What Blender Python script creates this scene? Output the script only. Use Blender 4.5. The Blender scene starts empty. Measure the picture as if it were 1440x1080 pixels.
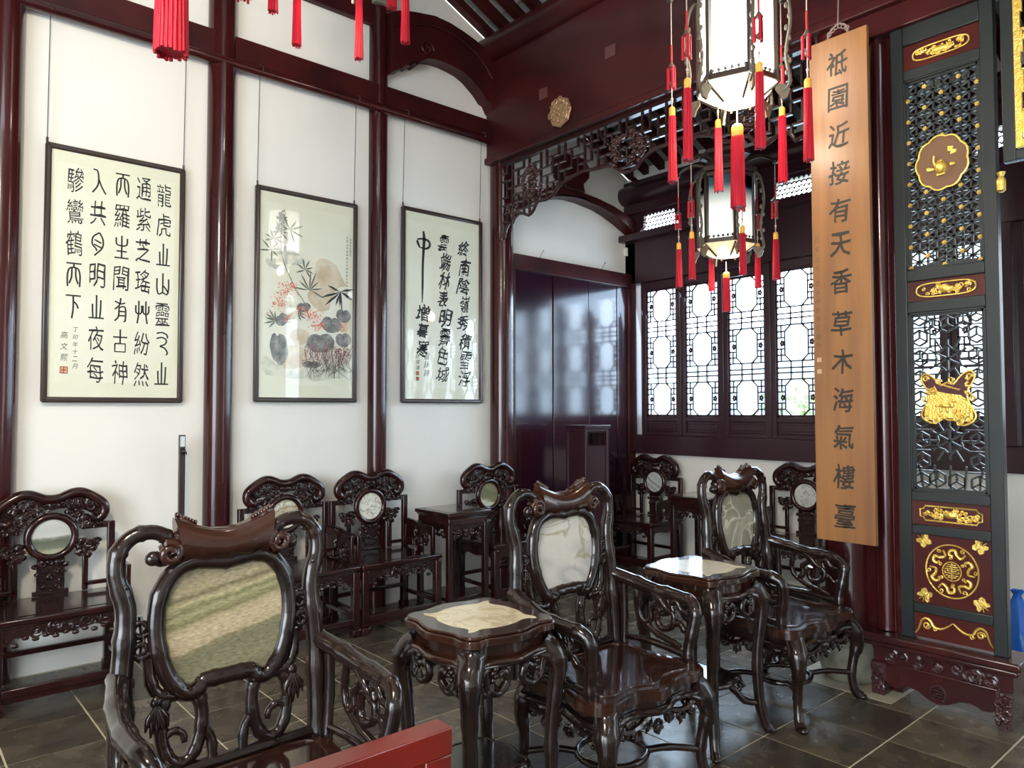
import bpy, math, random
from mathutils import Vector, Matrix
from mathutils.geometry import tessellate_polygon
PI = math.pi
R = math.radians
rnd = random.Random(7)
sc = bpy.context.scene
COL = sc.collection

# ------------------------------------------------------------------ camera, world, lights, exposure
cam_d = bpy.data.cameras.new('camera'); cam = bpy.data.objects.new('camera', cam_d); COL.objects.link(cam)
yaw, pit, rol = R(-48.937), R(2.012), R(-0.09)
fw = Vector((math.sin(yaw)*math.cos(pit), math.cos(yaw)*math.cos(pit), math.sin(pit)))
rt = Vector((math.cos(yaw), -math.sin(yaw), 0)); up = rt.cross(fw)
r2 = rt*math.cos(rol) + up*math.sin(rol); u2 = -rt*math.sin(rol) + up*math.cos(rol)
M4 = Matrix((r2, u2, -fw)).transposed().to_4x4(); M4.translation = Vector((0, 0, 1.532))
cam.matrix_world = M4
cam_d.sensor_width = 36; cam_d.lens = 1037.6/1440*36; cam_d.clip_start = .02; cam_d.clip_end = 200
sc.camera = cam
sc.view_settings.view_transform = 'Standard'; sc.view_settings.look = 'None'
sc.view_settings.gamma = 1; sc.view_settings.use_curve_mapping = False
sc.view_settings.exposure = 0.48
w = bpy.data.worlds.new('overcast_sky'); sc.world = w; w.use_nodes = True
bg = w.node_tree.nodes['Background']; bg.inputs[0].default_value = (.80, .90, 1, 1); bg.inputs[1].default_value = 6.5
try:
    sc.cycles.use_denoising = True; sc.cycles.max_bounces = 8; sc.cycles.sample_clamp_indirect = 6
    sc.cycles.caustics_reflective = False; sc.cycles.caustics_refractive = False
except Exception: pass
def area(name, loc, target, sx, sy, power, colr):
    d = bpy.data.lights.new(name, 'AREA'); d.shape = 'RECTANGLE'; d.size = sx; d.size_y = sy; d.energy = power; d.color = colr
    o = bpy.data.objects.new(name, d); COL.objects.link(o); o.location = loc
    o.rotation_euler = (Vector(target)-Vector(loc)).to_track_quat('-Z', 'Y').to_euler(); return o
# daylight through the open front of the hall behind the camera, through the back windows, and an added warm fill for unseen lanterns, lifting the left wall
area('daylight_front_doors', (1.0, -4.6, 2.3), (-2.2, 2.0, 1.6), 5.0, 2.4, 150, (.95, .98, 1))
area('daylight_back_windows', (-3.2, 6.32, 2.15), (-2.9, 2.0, 1.0), 3.6, 1.4, 110, (.55, .76, 1))
area('unseen_lantern_fill', (-.7, -.5, 3.7), (-5.1, 1.3, 1.3), .5, .5, 80, (1, .88, .70))

# ------------------------------------------------------------------ materials
MATS = {}
def mat(name, c, rough=.5, metal=0., c2=None, scale=5., stretch=(1, 1, 1), bump=0., bscale=None, coat=0., coatr=.08, rnd_v=0., spec=.5, emit=None, es=0., detail=4., lo=.35, hi=.65, dist=0., coord='Object', rvar=0.):
    if name in MATS: return MATS[name]
    m = bpy.data.materials.new(name); m.use_nodes = True; N = m.node_tree.nodes; L = m.node_tree.links
    b = N['Principled BSDF']; b.inputs['Base Color'].default_value = (*c, 1); b.inputs['Roughness'].default_value = rough
    b.inputs['Metallic'].default_value = metal; b.inputs['Coat Weight'].default_value = coat; b.inputs['Coat Roughness'].default_value = coatr
    b.inputs['Specular IOR Level'].default_value = spec
    if emit: b.inputs['Emission Color'].default_value = (*emit, 1); b.inputs['Emission Strength'].default_value = es
    if c2 or bump or rvar:
        tc = N.new('ShaderNodeTexCoord'); mp = N.new('ShaderNodeMapping'); mp.inputs['Scale'].default_value = stretch
        L.new(tc.outputs[coord], mp.inputs[0])
        nz = N.new('ShaderNodeTexNoise'); nz.inputs['Scale'].default_value = scale; nz.inputs['Detail'].default_value = detail; nz.inputs['Distortion'].default_value = dist
        L.new(mp.outputs[0], nz.inputs[0])
    last = None
    if c2:
        rp = N.new('ShaderNodeValToRGB'); rp.color_ramp.elements[0].position = lo; rp.color_ramp.elements[1].position = hi
        rp.color_ramp.elements[0].color = (*c, 1); rp.color_ramp.elements[1].color = (*c2, 1)
        L.new(nz.outputs[0], rp.inputs[0]); last = rp.outputs[0]
    if rnd_v:
        oi = N.new('ShaderNodeObjectInfo'); mr = N.new('ShaderNodeMapRange'); mr.inputs[3].default_value = 1-rnd_v; mr.inputs[4].default_value = 1+rnd_v
        L.new(oi.outputs['Random'], mr.inputs[0]); hs = N.new('ShaderNodeHueSaturation'); L.new(mr.outputs[0], hs.inputs['Value'])
        if last: L.new(last, hs.inputs['Color'])
        else: hs.inputs['Color'].default_value = (*c, 1)
        last = hs.outputs[0]
    if last: L.new(last, b.inputs['Base Color'])
    if rvar:
        mr = N.new('ShaderNodeMapRange'); mr.inputs[3].default_value = max(0, rough-rvar); mr.inputs[4].default_value = rough+rvar
        L.new(nz.outputs[0], mr.inputs[0]); L.new(mr.outputs[0], b.inputs['Roughness'])
    if bump:
        n2 = nz
        if bscale:
            n2 = N.new('ShaderNodeTexNoise'); n2.inputs['Scale'].default_value = bscale; n2.inputs['Detail'].default_value = 3; L.new(mp.outputs[0], n2.inputs[0])
        bp = N.new('ShaderNodeBump'); bp.inputs['Strength'].default_value = bump; bp.inputs['Distance'].default_value = .01
        L.new(n2.outputs[0], bp.inputs['Height']); L.new(bp.outputs[0], b.inputs['Normal'])
    MATS[name] = m; return m
def marble(name, stops, scale, rot, dist, stretch=(1, 1, 1), wave=True, vein=None, off=(0, 0, 0)):
    m = bpy.data.materials.new(name); m.use_nodes = True; N = m.node_tree.nodes; L = m.node_tree.links
    b = N['Principled BSDF']; b.inputs['Roughness'].default_value = .22; b.inputs['Coat Weight'].default_value = .3
    tc = N.new('ShaderNodeTexCoord'); mp = N.new('ShaderNodeMapping'); mp.inputs['Rotation'].default_value = rot; mp.inputs['Scale'].default_value = stretch; mp.inputs['Location'].default_value = off
    L.new(tc.outputs['Object'], mp.inputs[0])
    if wave:
        t = N.new('ShaderNodeTexWave'); t.bands_direction = 'Z'; t.inputs['Scale'].default_value = scale; t.inputs['Distortion'].default_value = dist
        t.inputs['Detail'].default_value = 5; t.inputs['Detail Scale'].default_value = 1.4; t.inputs['Detail Roughness'].default_value = .6
    else:
        t = N.new('ShaderNodeTexNoise'); t.inputs['Scale'].default_value = scale; t.inputs['Distortion'].default_value = dist; t.inputs['Detail'].default_value = 7
    L.new(mp.outputs[0], t.inputs[0])
    rp = N.new('ShaderNodeValToRGB'); e = rp.color_ramp.elements
    while len(e) < len(stops): e.new(.5)
    for i, (p, c) in enumerate(stops): e[i].position = p; e[i].color = (*c, 1)
    L.new(t.outputs['Fac' if 'Fac' in t.outputs else 0], rp.inputs[0]); out = rp.outputs[0]
    if vein:
        nz = N.new('ShaderNodeTexNoise'); nz.inputs['Scale'].default_value = vein[0]; nz.inputs['Detail'].default_value = 6; nz.inputs['Distortion'].default_value = 1.5
        L.new(mp.outputs[0], nz.inputs[0])
        r3 = N.new('ShaderNodeValToRGB'); g = r3.color_ramp.elements; g.new(.5)
        g[0].position = .47; g[1].position = .50; g[2].position = .53
        g[0].color = (0, 0, 0, 1); g[1].color = (vein[2],)*3+(1,); g[2].color = (0, 0, 0, 1)
        L.new(nz.outputs[0], r3.inputs[0]); mx = N.new('ShaderNodeMix'); mx.data_type = 'RGBA'
        L.new(r3.outputs[0], mx.inputs[0]); L.new(out, mx.inputs[6]); mx.inputs[7].default_value = (*vein[1], 1); out = mx.outputs[2]
    L.new(out, b.inputs['Base Color']); return m

plaster = mat('plaster', (.82, .80, .745), .8, c2=(.76, .74, .68), scale=1.3, lo=.45, hi=.8, bump=.05, bscale=60)
lacq = mat('column_lacquer', (.052, .0065, .006), .22, c2=(.028, .004, .005), scale=3, stretch=(1, 1, .3), coat=.45, coatr=.07, bump=.03, bscale=25, spec=.3)
beamm = mat('beam_lacquer', (.056, .008, .008), .4, c2=(.028, .005, .006), scale=3, stretch=(.4, 1, 1), coat=.15, coatr=.15, bump=.05, bscale=30, spec=.2)
board = mat('board_lacquer', (.016, .005, .014), .16, c2=(.030, .005, .009), scale=2, coat=.5, coatr=.12, bump=.06, bscale=6, spec=.35)
frett = mat('fret_wood', (.026, .009, .009), .28, coat=.4, coatr=.1, spec=.35)
winw = mat('window_wood', (.034, .011, .017), .32, coat=.3, coatr=.15, spec=.35)
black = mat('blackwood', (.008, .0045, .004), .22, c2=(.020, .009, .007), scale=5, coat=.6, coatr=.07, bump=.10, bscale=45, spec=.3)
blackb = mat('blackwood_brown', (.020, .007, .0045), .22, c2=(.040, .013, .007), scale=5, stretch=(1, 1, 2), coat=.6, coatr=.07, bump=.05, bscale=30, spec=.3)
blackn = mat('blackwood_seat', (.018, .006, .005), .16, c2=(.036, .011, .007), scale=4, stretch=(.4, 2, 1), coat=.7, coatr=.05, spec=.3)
rose = mat('rosewood', (.012, .004, .004), .22, c2=(.028, .006, .005), scale=8, coat=.5, coatr=.08, spec=.3)
rosec = mat('rosewood_carved', (.013, .005, .005), .26, c2=(.026, .007, .006), scale=30, coat=.5, coatr=.1, bump=.4, bscale=90, spec=.3)
slate = mat('slate_tile', (.042, .036, .030), .26, c2=(.12, .095, .062), scale=4.2, stretch=(1, 1, 1), rnd_v=.35, bump=.16, bscale=14, lo=.3, hi=.75, dist=.8, rvar=.12, coord='Object')
grout = mat('grout', (.60, .55, .42), .85)
gold = mat('gilt', (.86, .55, .10), .34, metal=.75, c2=(.95, .68, .18), scale=30, bump=.35, bscale=110)
blackf = mat('black_frame_paint', (.009, .013, .014), .4, c2=(.016, .020, .018), scale=3, coat=.25, coatr=.3)
redp = mat('dark_red_panel', (.085, .010, .006), .3, c2=(.055, .008, .007), scale=4, coat=.4, coatr=.2)
plinm = mat('plinth_lacquer', (.050, .010, .009), .25, c2=(.030, .008, .010), scale=4, coat=.5, coatr=.15)
signw = mat('board_wood', (.33, .145, .045), .42, c2=(.21, .088, .032), scale=2.4, stretch=(5, 5, .45), coat=.2, coatr=.3, lo=.35, hi=.7, detail=6)
signink = mat('faded_ink', (.030, .022, .012), .6)
redlac = mat('red_lacquer', (.19, .010, .004), .28, c2=(.12, .008, .004), scale=5, coat=.6, coatr=.1)
redt = mat('red_silk', (.55, .008, .028), .5, c2=(.36, .005, .018), scale=60, stretch=(1, 1, .05), spec=.3, bump=.4, bscale=150)
yel = mat('yellow_silk', (.85, .42, .06), .5)
cordm = mat('pale_cord', (.55, .42, .36), .7)
redcord = mat('red_cord', (.4, .02, .02), .7)
white = mat('white_plastic', (.75, .75, .68), .5)
paper = mat('mounted_paper', (.70, .70, .53), .5, c2=(.74, .74, .60), scale=3, coat=1., coatr=.02)
paper2 = mat('art_paper', (.78, .78, .66), .5, c2=(.72, .73, .57), scale=2.5, coat=1., coatr=.02)
ink = mat('ink', (.012, .014, .012), .6)
framew = mat('picture_frame_wood', (.035, .022, .018), .3, coat=.4, coatr=.2)
steel = mat('steel_wire', (.12, .12, .11), .4, metal=.8)
stone = mat('grey_stone', (.17, .17, .13), .8, c2=(.34, .32, .24), scale=9, bump=.5, bscale=22, lo=.35, hi=.7)
roofb = mat('grey_brick', (.20, .22, .22), .8, c2=(.28, .30, .29), scale=9, rnd_v=.15)
mortar = mat('lime_mortar', (.62, .62, .58), .9)

def strata(name, stops, tilt=.25, amp=.10, ns=3., fine=60, fm=.18):
    """stone with bands lying across it: height above the base, bent by noise, through a colour ramp"""
    m = bpy.data.materials.new(name); m.use_nodes = True; N = m.node_tree.nodes; L = m.node_tree.links
    b = N['Principled BSDF']; b.inputs['Roughness'].default_value = .2; b.inputs['Coat Weight'].default_value = .3
    tc = N.new('ShaderNodeTexCoord'); sp = N.new('ShaderNodeSeparateXYZ'); L.new(tc.outputs['Generated'], sp.inputs[0])
    mp = N.new('ShaderNodeMapping'); mp.inputs['Scale'].default_value = (1, .8, 2.2); L.new(tc.outputs['Generated'], mp.inputs[0])
    nz = N.new('ShaderNodeTexNoise'); nz.inputs['Scale'].default_value = ns; nz.inputs['Detail'].default_value = 8; nz.inputs['Distortion'].default_value = .6; L.new(mp.outputs[0], nz.inputs[0])
    def mth(op, a, b_):
        q = N.new('ShaderNodeMath'); q.operation = op
        for i, x in enumerate((a, b_)):
            if isinstance(x, (int, float)): q.inputs[i].default_value = x
            else: L.new(x, q.inputs[i])
        return q.outputs[0]
    v = mth('SUBTRACT', sp.outputs[2], mth('MULTIPLY', sp.outputs[1], tilt)); v = mth('ADD', v, tilt/2); v = mth('ADD', v, mth('MULTIPLY', mth('SUBTRACT', nz.outputs[0], .5), amp*2))
    rp = N.new('ShaderNodeValToRGB'); e = rp.color_ramp.elements
    while len(e) < len(stops): e.new(.5)
    for i, (p, c) in enumerate(stops): e[i].position = p; e[i].color = (*c, 1)
    L.new(v, rp.inputs[0]); n2 = N.new('ShaderNodeTexNoise'); n2.inputs['Scale'].default_value = fine; n2.inputs['Detail'].default_value = 5; L.new(mp.outputs[0], n2.inputs[0])
    mr = N.new('ShaderNodeMapRange'); mr.inputs[1].default_value = .3; mr.inputs[2].default_value = .7; mr.inputs[3].default_value = 1-fm; mr.inputs[4].default_value = 1+fm; L.new(n2.outputs[0], mr.inputs[0])
    hs = N.new('ShaderNodeHueSaturation'); L.new(rp.outputs[0], hs.inputs['Color']); L.new(mr.outputs[0], hs.inputs['Value']); L.new(hs.outputs[0], b.inputs['Base Color'])
    return m

# ------------------------------------------------------------------ mesh helpers
def V(*a): return Vector(a)
CARVED = {'crest_carving', 'arm_carving', 'frieze_carving', 'carved_cluster', 'gilt_plaque', 'apron', 'cloud_wing', 'back_splat', 'roundel_dragon_scrolls', 'gilt_landscape', 'dark_leaf', 'bamboo_leaf', 'red_blossom', 'grass', 'pale_flower', 'ground_wash', 'vent_lattice', 'star_lattice', 'ice_lattice', 'lattice', 'carving', 'arm_knot'}
class MB:
    def __init__(s): s.v = []; s.f = []
    def add(s, vs, fs):
        n = len(s.v); s.v += [tuple(p) for p in vs]; s.f += [tuple(i+n for i in f) for f in fs]; return s
    def box(s, x0, x1, y0, y1, z0, z1):
        x0, x1 = min(x0, x1), max(x0, x1); y0, y1 = min(y0, y1), max(y0, y1); z0, z1 = min(z0, z1), max(z0, z1)
        return s.add([(x0,y0,z0),(x1,y0,z0),(x1,y1,z0),(x0,y1,z0),(x0,y0,z1),(x1,y0,z1),(x1,y1,z1),(x0,y1,z1)],
                     [(3,2,1,0),(4,5,6,7),(0,1,5,4),(1,2,6,5),(2,3,7,6),(3,0,4,7)])
    def tube(s, pts, r, n=8, closed=False, flat=1.):
        P = [Vector(p) for p in pts]; k = len(P)
        if not isinstance(r, (list, tuple)): r = [r]*k
        T = []
        for i in range(k):
            a = P[(i-1) % k] if (closed or i) else P[0]; b = P[(i+1) % k] if (closed or i < k-1) else P[-1]
            d = b-a; T.append(d.normalized() if d.length > 1e-9 else Vector((0, 0, 1)))
        u = T[0].orthogonal().normalized(); rings = []
        for i in range(k):
            u = (u - T[i]*u.dot(T[i])); u = u.normalized() if u.length > 1e-6 else T[i].orthogonal().normalized()
            w_ = T[i].cross(u)
            rings.append([P[i] + (u*math.cos(2*PI*j/n) + w_*math.sin(2*PI*j/n))*r[i] for j in range(n)])
        vs = [p for q in rings for p in q]; fs = []
        m = k if closed else k-1
        off = 0
        if closed:  # smallest twist match
            best = min(range(n), key=lambda o: sum((rings[0][(j+o) % n]-rings[-1][j]).length for j in range(n))); off = best
        for i in range(m):
            o = off if (closed and i == k-1) else 0
            for j in range(n):
                a = i*n+j; b = i*n+(j+1) % n; i2 = (i+1) % k
                fs.append((a, b, i2*n+(j+1+o) % n, i2*n+(j+o) % n))
        if not closed: fs.append(tuple(range(n))[::-1]); fs.append(tuple((k-1)*n+j for j in range(n)))
        return s.add(vs, fs)
    def bar(s, a, b, wd, dp, nrm):
        a = Vector(a); b = Vector(b); t = (b-a).normalized(); nrm = Vector(nrm); u = t.cross(nrm).normalized()*wd/2; q = nrm*dp/2
        return s.add([a-u-q, a+u-q, a+u+q, a-u+q, b-u-q, b+u-q, b+u+q, b-u+q], [(0,1,2,3),(7,6,5,4),(0,4,5,1),(1,5,6,2),(2,6,7,3),(3,7,4,0)])
    def prism(s, poly, o, u, v, w_, t, flat=False):
        o = Vector(o); u = Vector(u); v = Vector(v); w_ = Vector(w_); n = len(poly)
        A = [o+u*p[0]+v*p[1] for p in poly]; tr = tessellate_polygon([[Vector((p[0], p[1], 0)) for p in poly]])
        if flat:
            return s.add([p+w_*t for p in A], [tuple(x) for x in tr])
        B = [p+w_*t for p in A]
        fs = [tuple(x) for x in tr] + [tuple(i+n for i in x)[::-1] for x in tr] + [(i, i+n, (i+1) % n+n, (i+1) % n) for i in range(n)]
        return s.add(A+B, fs)
    def lathe(s, prof, c=(0, 0, 0), n=20):
        vs = []; fs = []; k = len(prof)
        for r, z in prof:
            for j in range(n): vs.append((c[0]+r*math.cos(2*PI*j/n), c[1]+r*math.sin(2*PI*j/n), c[2]+z))
        for i in range(k-1):
            for j in range(n): fs.append((i*n+j, i*n+(j+1) % n, (i+1)*n+(j+1) % n, (i+1)*n+j))
        fs.append(tuple(range(n))[::-1]); fs.append(tuple((k-1)*n+j for j in range(n)))
        return s.add(vs, fs)
    def ball(s, c, rx, ry=None, rz=None, n=7, m=5):
        ry = ry or rx; rz = rz or rx; vs = [(c[0], c[1], c[2]-rz)]; fs = []
        for i in range(1, m):
            a = -PI/2+PI*i/m
            for j in range(n): vs.append((c[0]+rx*math.cos(a)*math.cos(2*PI*j/n), c[1]+ry*math.cos(a)*math.sin(2*PI*j/n), c[2]+rz*math.sin(a)))
        vs.append((c[0], c[1], c[2]+rz)); t = len(vs)-1
        for j in range(n):
            fs.append((0, 1+(j+1) % n, 1+j)); fs.append((t, 1+(m-2)*n+j, 1+(m-2)*n+(j+1) % n))
            for i in range(m-2): fs.append((1+i*n+j, 1+i*n+(j+1) % n, 1+(i+1)*n+(j+1) % n, 1+(i+1)*n+j))
        return s.add(vs, fs)
    def mesh(s, name, m, ang=38):
        me = bpy.data.meshes.new(name); me.from_pydata(s.v, [], s.f); me.update()
        b = bmesh.new(); b.from_mesh(me); bmesh.ops.recalc_face_normals(b, faces=b.faces); b.to_mesh(me); b.free()
        for x in (m if isinstance(m, (list, tuple)) else [m]): me.materials.append(x)
        me.shade_smooth()
        try: me.set_sharp_from_angle(angle=R(ang))
        except Exception: pass
        return me
    def build(s, name, m, parent=None, bevel=0, kind=None, ang=38, loc=None):
        o = bpy.data.objects.new(name, s.mesh(name, m, ang)); COL.objects.link(o)
        if parent: o.parent = parent
        if loc: o.location = loc
        if kind or name in CARVED: o['kind'] = kind or 'stuff'
        if bevel:
            bv = o.modifiers.new('bevel', 'BEVEL'); bv.width = bevel; bv.segments = 2; bv.limit_method = 'ANGLE'; bv.angle_limit = R(40)
        return o
import bmesh
def tag(o, label, cat, group=None, kind=None):
    o['label'] = label; o['category'] = cat
    if group: o['group'] = group
    if kind: o['kind'] = kind
    return o
def thing(name, label, cat, loc=(0, 0, 0), rz=0, group=None):
    o = bpy.data.objects.new(name, None); COL.objects.link(o); o.empty_display_size = .1; o.location = loc; o.rotation_euler = (0, 0, rz)
    return tag(o, label, cat, group)
def struct(o): o['kind'] = 'structure'; return o
def cr(pts, sub=5, closed=False):
    P = [Vector(p) for p in pts]; k = len(P); out = []
    for i in range(k if closed else k-1):
        p1 = P[i]; p2 = P[(i+1) % k]; p0 = P[i-1] if (closed or i) else p1*2-p2; p3 = P[(i+2) % k] if (closed or i < k-2) else p2*2-p1
        for j in range(sub):
            t = j/sub; out.append(.5*((2*p1)+(p2-p0)*t+(2*p0-5*p1+4*p2-p3)*t*t+(3*p1-p0-3*p2+p3)*t**3))
    if not closed: out.append(P[-1])
    return out
def bamboo(pts, r, sub=5, closed=False, r1=None, node=4, amp=.16, n=10):
    """smooth branch-like stem with swollen nodes"""
    P = cr(pts, sub, closed); k = len(P); rr = []
    for i in range(k):
        q = r + ((r1 if r1 is not None else r)-r)*i/max(1, k-1)
        rr.append(q*(1+(amp if i % node == 0 else 0)))
    return P, rr
def spiral(c, r0, r1, a0, turns, u, v, n=14):
    c = Vector(c); u = Vector(u); v = Vector(v)
    return [c+(u*math.cos(a0+turns*2*PI*i/n)+v*math.sin(a0+turns*2*PI*i/n))*(r0+(r1-r0)*i/n) for i in range(n+1)]
def mirror(P): return [Vector((p[0], -p[1], p[2])) for p in P]
_gc = {}
def glyph(ch, thin=0.):
    k = (ch, thin)
    if k in _gc: return _gc[k]
    c = bpy.data.curves.new('glyph', 'FONT'); c.body = ch; c.size = 1; c.resolution_u = 2; c.offset = thin
    o = bpy.data.objects.new('glyph', c); COL.objects.link(o); bpy.context.view_layer.update()
    me = bpy.data.meshes.new_from_object(o.evaluated_get(bpy.context.evaluated_depsgraph_get()))
    vs = [(q.co.x, q.co.y) for q in me.vertices]; fs = [tuple(p.vertices) for p in me.polygons]
    bpy.data.objects.remove(o); bpy.data.curves.remove(c); bpy.data.meshes.remove(me)
    xs = [p[0] for p in vs] or [0, 1]; ys = [p[1] for p in vs] or [0, 1]
    r = (vs, fs, min(xs), max(xs), min(ys), max(ys)); _gc[k] = r; return r
def write(mb, ch, cx, cy, wd, ht, o, u, v, thin=0., shear=0., wob=0., keep=False):
    """one character centred on (cx, cy) of the plane o,u,v, stretched to wd x ht"""
    vs, fs, x0, x1, y0, y1 = glyph(ch, thin); o = Vector(o); u = Vector(u); v = Vector(v)
    sx = wd/max(.02, x1-x0); sy = ht/max(.02, y1-y0)
    if keep or (x1-x0) < .3*(y1-y0): sx = min(sx, sy*1.1)
    if keep or (y1-y0) < .3*(x1-x0): sy = min(sy, sx*1.6)
    mx = (x0+x1)/2; my = (y0+y1)/2; pts = []
    for a, b in vs:
        p = (a-mx)*sx; q = (b-my)*sy; p += shear*q
        if wob: p += wob*wd*math.sin(q/ht*9+cx*40); q += wob*ht*math.sin(p/wd*7+cy*30)
        pts.append(o+u*(cx+p)+v*(cy+q))
    mb.add(pts, fs)

# ------------------------------------------------------------------ the setting
XW = -5.12; YW = 6.13
def roof_z(y): return 5.09-.446*(y-3.69)
def slab(name, m, bx, bevel=0):
    mb = MB(); [mb.box(*b) for b in bx]; return struct(mb.build(name, m, None, bevel))
floor = slab('floor', grout, [(-5.3, 4, -4.5, 6.3, -.15, -.003)])
TX, TY = .4015, .3885
tmb = MB().box(-TX/2+.0045, TX/2-.0045, -TY/2+.0045, TY/2-.0045, -.012, .0)
tme = tmb.mesh('tile', slate)
cnt = []
for i in range(-9, 8):
    for j in range(-9, 6):
        x = -1.477+TX*(i+.5); y = 3.977+TY*(j+.5)
        if x < XW+.15 or x > .6: continue
        if x > -.9 and y < 3.2: continue
        # inside the photographed wedge only
        cnt.append((x, y))
for x, y in cnt:
    t = bpy.data.objects.new('tile', tme); COL.objects.link(t); t.parent = floor; t.location = (x, y, 0); t.rotation_euler.z = 0
big = MB()
for i in range(-10, 14):
    for j in range(-22, 6):
        x = -1.477+TX*(i+.5); y = 3.977+TY*(j+.5)
        if (x, y) in cnt or x > 3.9 or y < -4.4 or x < XW: continue
        big.box(x-TX/2+.005, x+TX/2-.005, y-TY/2+.005, y+TY/2-.005, -.012, 0)
big.build('tile_field', slate, floor, kind='stuff')
wl = MB(); pr = [(-4.5, -.1), (6.3, -.1), (6.3, roof_z(6.3)), (-.5, roof_z(-.5)), (-4.5, 5.2)]
wl.prism(pr, (XW-.2, 0, 0), (0, 1, 0), (0, 0, 1), (1, 0, 0), .2); wall_left = struct(wl.build('wall_left', plaster))
wall_back = slab('wall_back', plaster, [(XW, 3, YW, YW+.2, -.1, 1.08), (XW, 3, YW, YW+.2, 3.9, 4.2)])
slab('wall_front_added', plaster, [(XW, 4, -4.7, -4.5, 3.3, 6.0), (XW, -1.6, -4.7, -4.5, -.1, 3.3), (3.2, 4, -4.7, -4.5, -.1, 3.3)])  # unseen front wall, added to cut the sky light coming in
slab('wall_right', plaster, [(4, 4.2, -4.5, 6.3, -.1, 6)])
# roof: rafters with brick between, plain deck towards the ridge
cl = MB(); 
def deck(mb, y0, y1, x0, x1, dz0, dz1):
    mb.add([(x0,y0,roof_z(y0)+dz0),(x1,y0,roof_z(y0)+dz0),(x1,y1,roof_z(y1)+dz0),(x0,y1,roof_z(y1)+dz0),
            (x0,y0,roof_z(y0)+dz1),(x1,y0,roof_z(y0)+dz1),(x1,y1,roof_z(y1)+dz1),(x0,y1,roof_z(y1)+dz1)],
           [(3,2,1,0),(4,5,6,7),(0,1,5,4),(1,2,6,5),(2,3,7,6),(3,0,4,7)])
deck(cl, -.5, 6.9, XW-.3, 4.2, .125, .22)
ceiling = struct(cl.build('ceiling', mortar))
c2 = MB().add([(-5.4,-.5,6.96),(4.2,-.5,6.96),(4.2,-4.8,5.0),(-5.4,-4.8,5.0),(-5.4,-.5,7.1),(4.2,-.5,7.1),(4.2,-4.8,5.1),(-5.4,-4.8,5.1)],
     [(3,2,1,0),(4,5,6,7),(0,1,5,4),(1,2,6,5),(2,3,7,6),(3,0,4,7)]); c2.build('roof_deck', beamm, ceiling)
SP = .205; sl = math.atan(-.446); ln = lambda a, b: (b-a)/math.cos(sl)
rl = ln(2.2, 6.6)
rme = MB().box(-.036, .036, 0, rl, 0, .075).mesh('rafter', beamm)
xs_r = [XW+.04+SP*k for k in range(26)]
for x in xs_r:
    o = bpy.data.objects.new('rafter', rme); COL.objects.link(o); o.parent = ceiling; o.location = (x, 2.2, roof_z(2.2)+.01); o.rotation_euler.x = sl
BL = .16
bme = MB().box(.004, SP-.076, .004, BL-.004, 0, .03).mesh('brick', roofb)
nb = 0
for k, x in enumerate(xs_r[:-1]):
    for r_ in range(int(rl/BL)):
        y = 2.2+r_*BL*math.cos(sl)
        near = (3.1 < y < 4.3 and x < -3.4) or (4.9 < y < 6.25 and x < -1.9)
        if not near or nb >= 290: continue
        o = bpy.data.objects.new('brick', bme); COL.objects.link(o); o.parent = ceiling
        o.location = (x+.038, y, roof_z(y)+.088); o.rotation_euler.x = sl; nb += 1
# columns
def column(x, y, r, z1, z0=0, n=28):
    return struct(MB().lathe([(r*1.0, z0), (r, z0+.1), (r, z1)], (x, y, 0), n).build('timber_column', lacq, ang=60))
column(-5.10, .545, .10, 6.4); column(-5.10, 1.79, .092, 6.0); column(-5.11, 3.03, .078, 4.76); column(-5.04, 4.27, .105, 3.76)
column(-1.96, 4.30, .135, 4.7, .22)
cap = MB().box(-5.12, -5.0, 2.94, 3.12, 4.76, 4.92); [cap.ball((-5.01, 2.97+.04*i, 4.80+.035*(i % 3)), .02) for i in range(4)]
struct(cap.build('column_capital', stone, bevel=.01))
# beams on the left wall
tb = MB().box(-5.12, -5.04, -.5, 4.2, 3.95, 4.125).box(-5.12, -5.06, -.5, 3.0, 4.60, 4.80)
struct(tb.build('trim_1', beamm, bevel=.008))
struct(MB().tube([(-5.04, -.6, 3.91), (-5.04, 4.2, 3.935)], .036, 12).build('trim_2', lacq))
arch = [(3.08,4.72),(3.18,4.76),(3.29,4.79),(3.5,4.83),(3.66,4.825),(3.8,4.80),(3.94,4.765),(4.04,4.73),(4.14,4.65),(4.2,4.60),(4.2,4.16),(4.14,4.20),(4.10,4.26),(4.06,4.27),(4.0,4.33),(3.94,4.37),(3.88,4.41),(3.79,4.445),(3.69,4.46),(3.6,4.465),(3.51,4.46),(3.42,4.44),(3.36,4.40),(3.33,4.355),(3.29,4.365),(3.26,4.325),(3.21,4.32),(3.18,4.28),(3.12,4.25),(3.08,4.22)]
struct(MB().prism(arch, (-5.12, 0, 0), (0, 1, 0), (0, 0, 1), (1, 0, 0), .13).tube(cr([(-4.985,3.1,4.60),(-4.985,3.3,4.69),(-4.985,3.55,4.74),(-4.985,3.8,4.70),(-4.985,4.0,4.60),(-4.985,4.12,4.47)]), .014, 6).tube(spiral((-4.985,3.42,4.52), .07, .02, 0, 1.3, (0,1,0), (0,0,1)), .012, 6).build('trim_3', beamm, bevel=.012))
rar = [(4.36,3.40),(4.6,3.55),(4.9,3.675),(5.2,3.685),(5.5,3.665),(5.74,3.63),(5.95,3.575),(6.13,3.50),(6.13,3.30),(6.05,3.40),(5.86,3.48),(5.7,3.535),(5.53,3.575),(5.3,3.60),(5.07,3.60),(4.8,3.54),(4.55,3.42),(4.40,3.30)]
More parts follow.
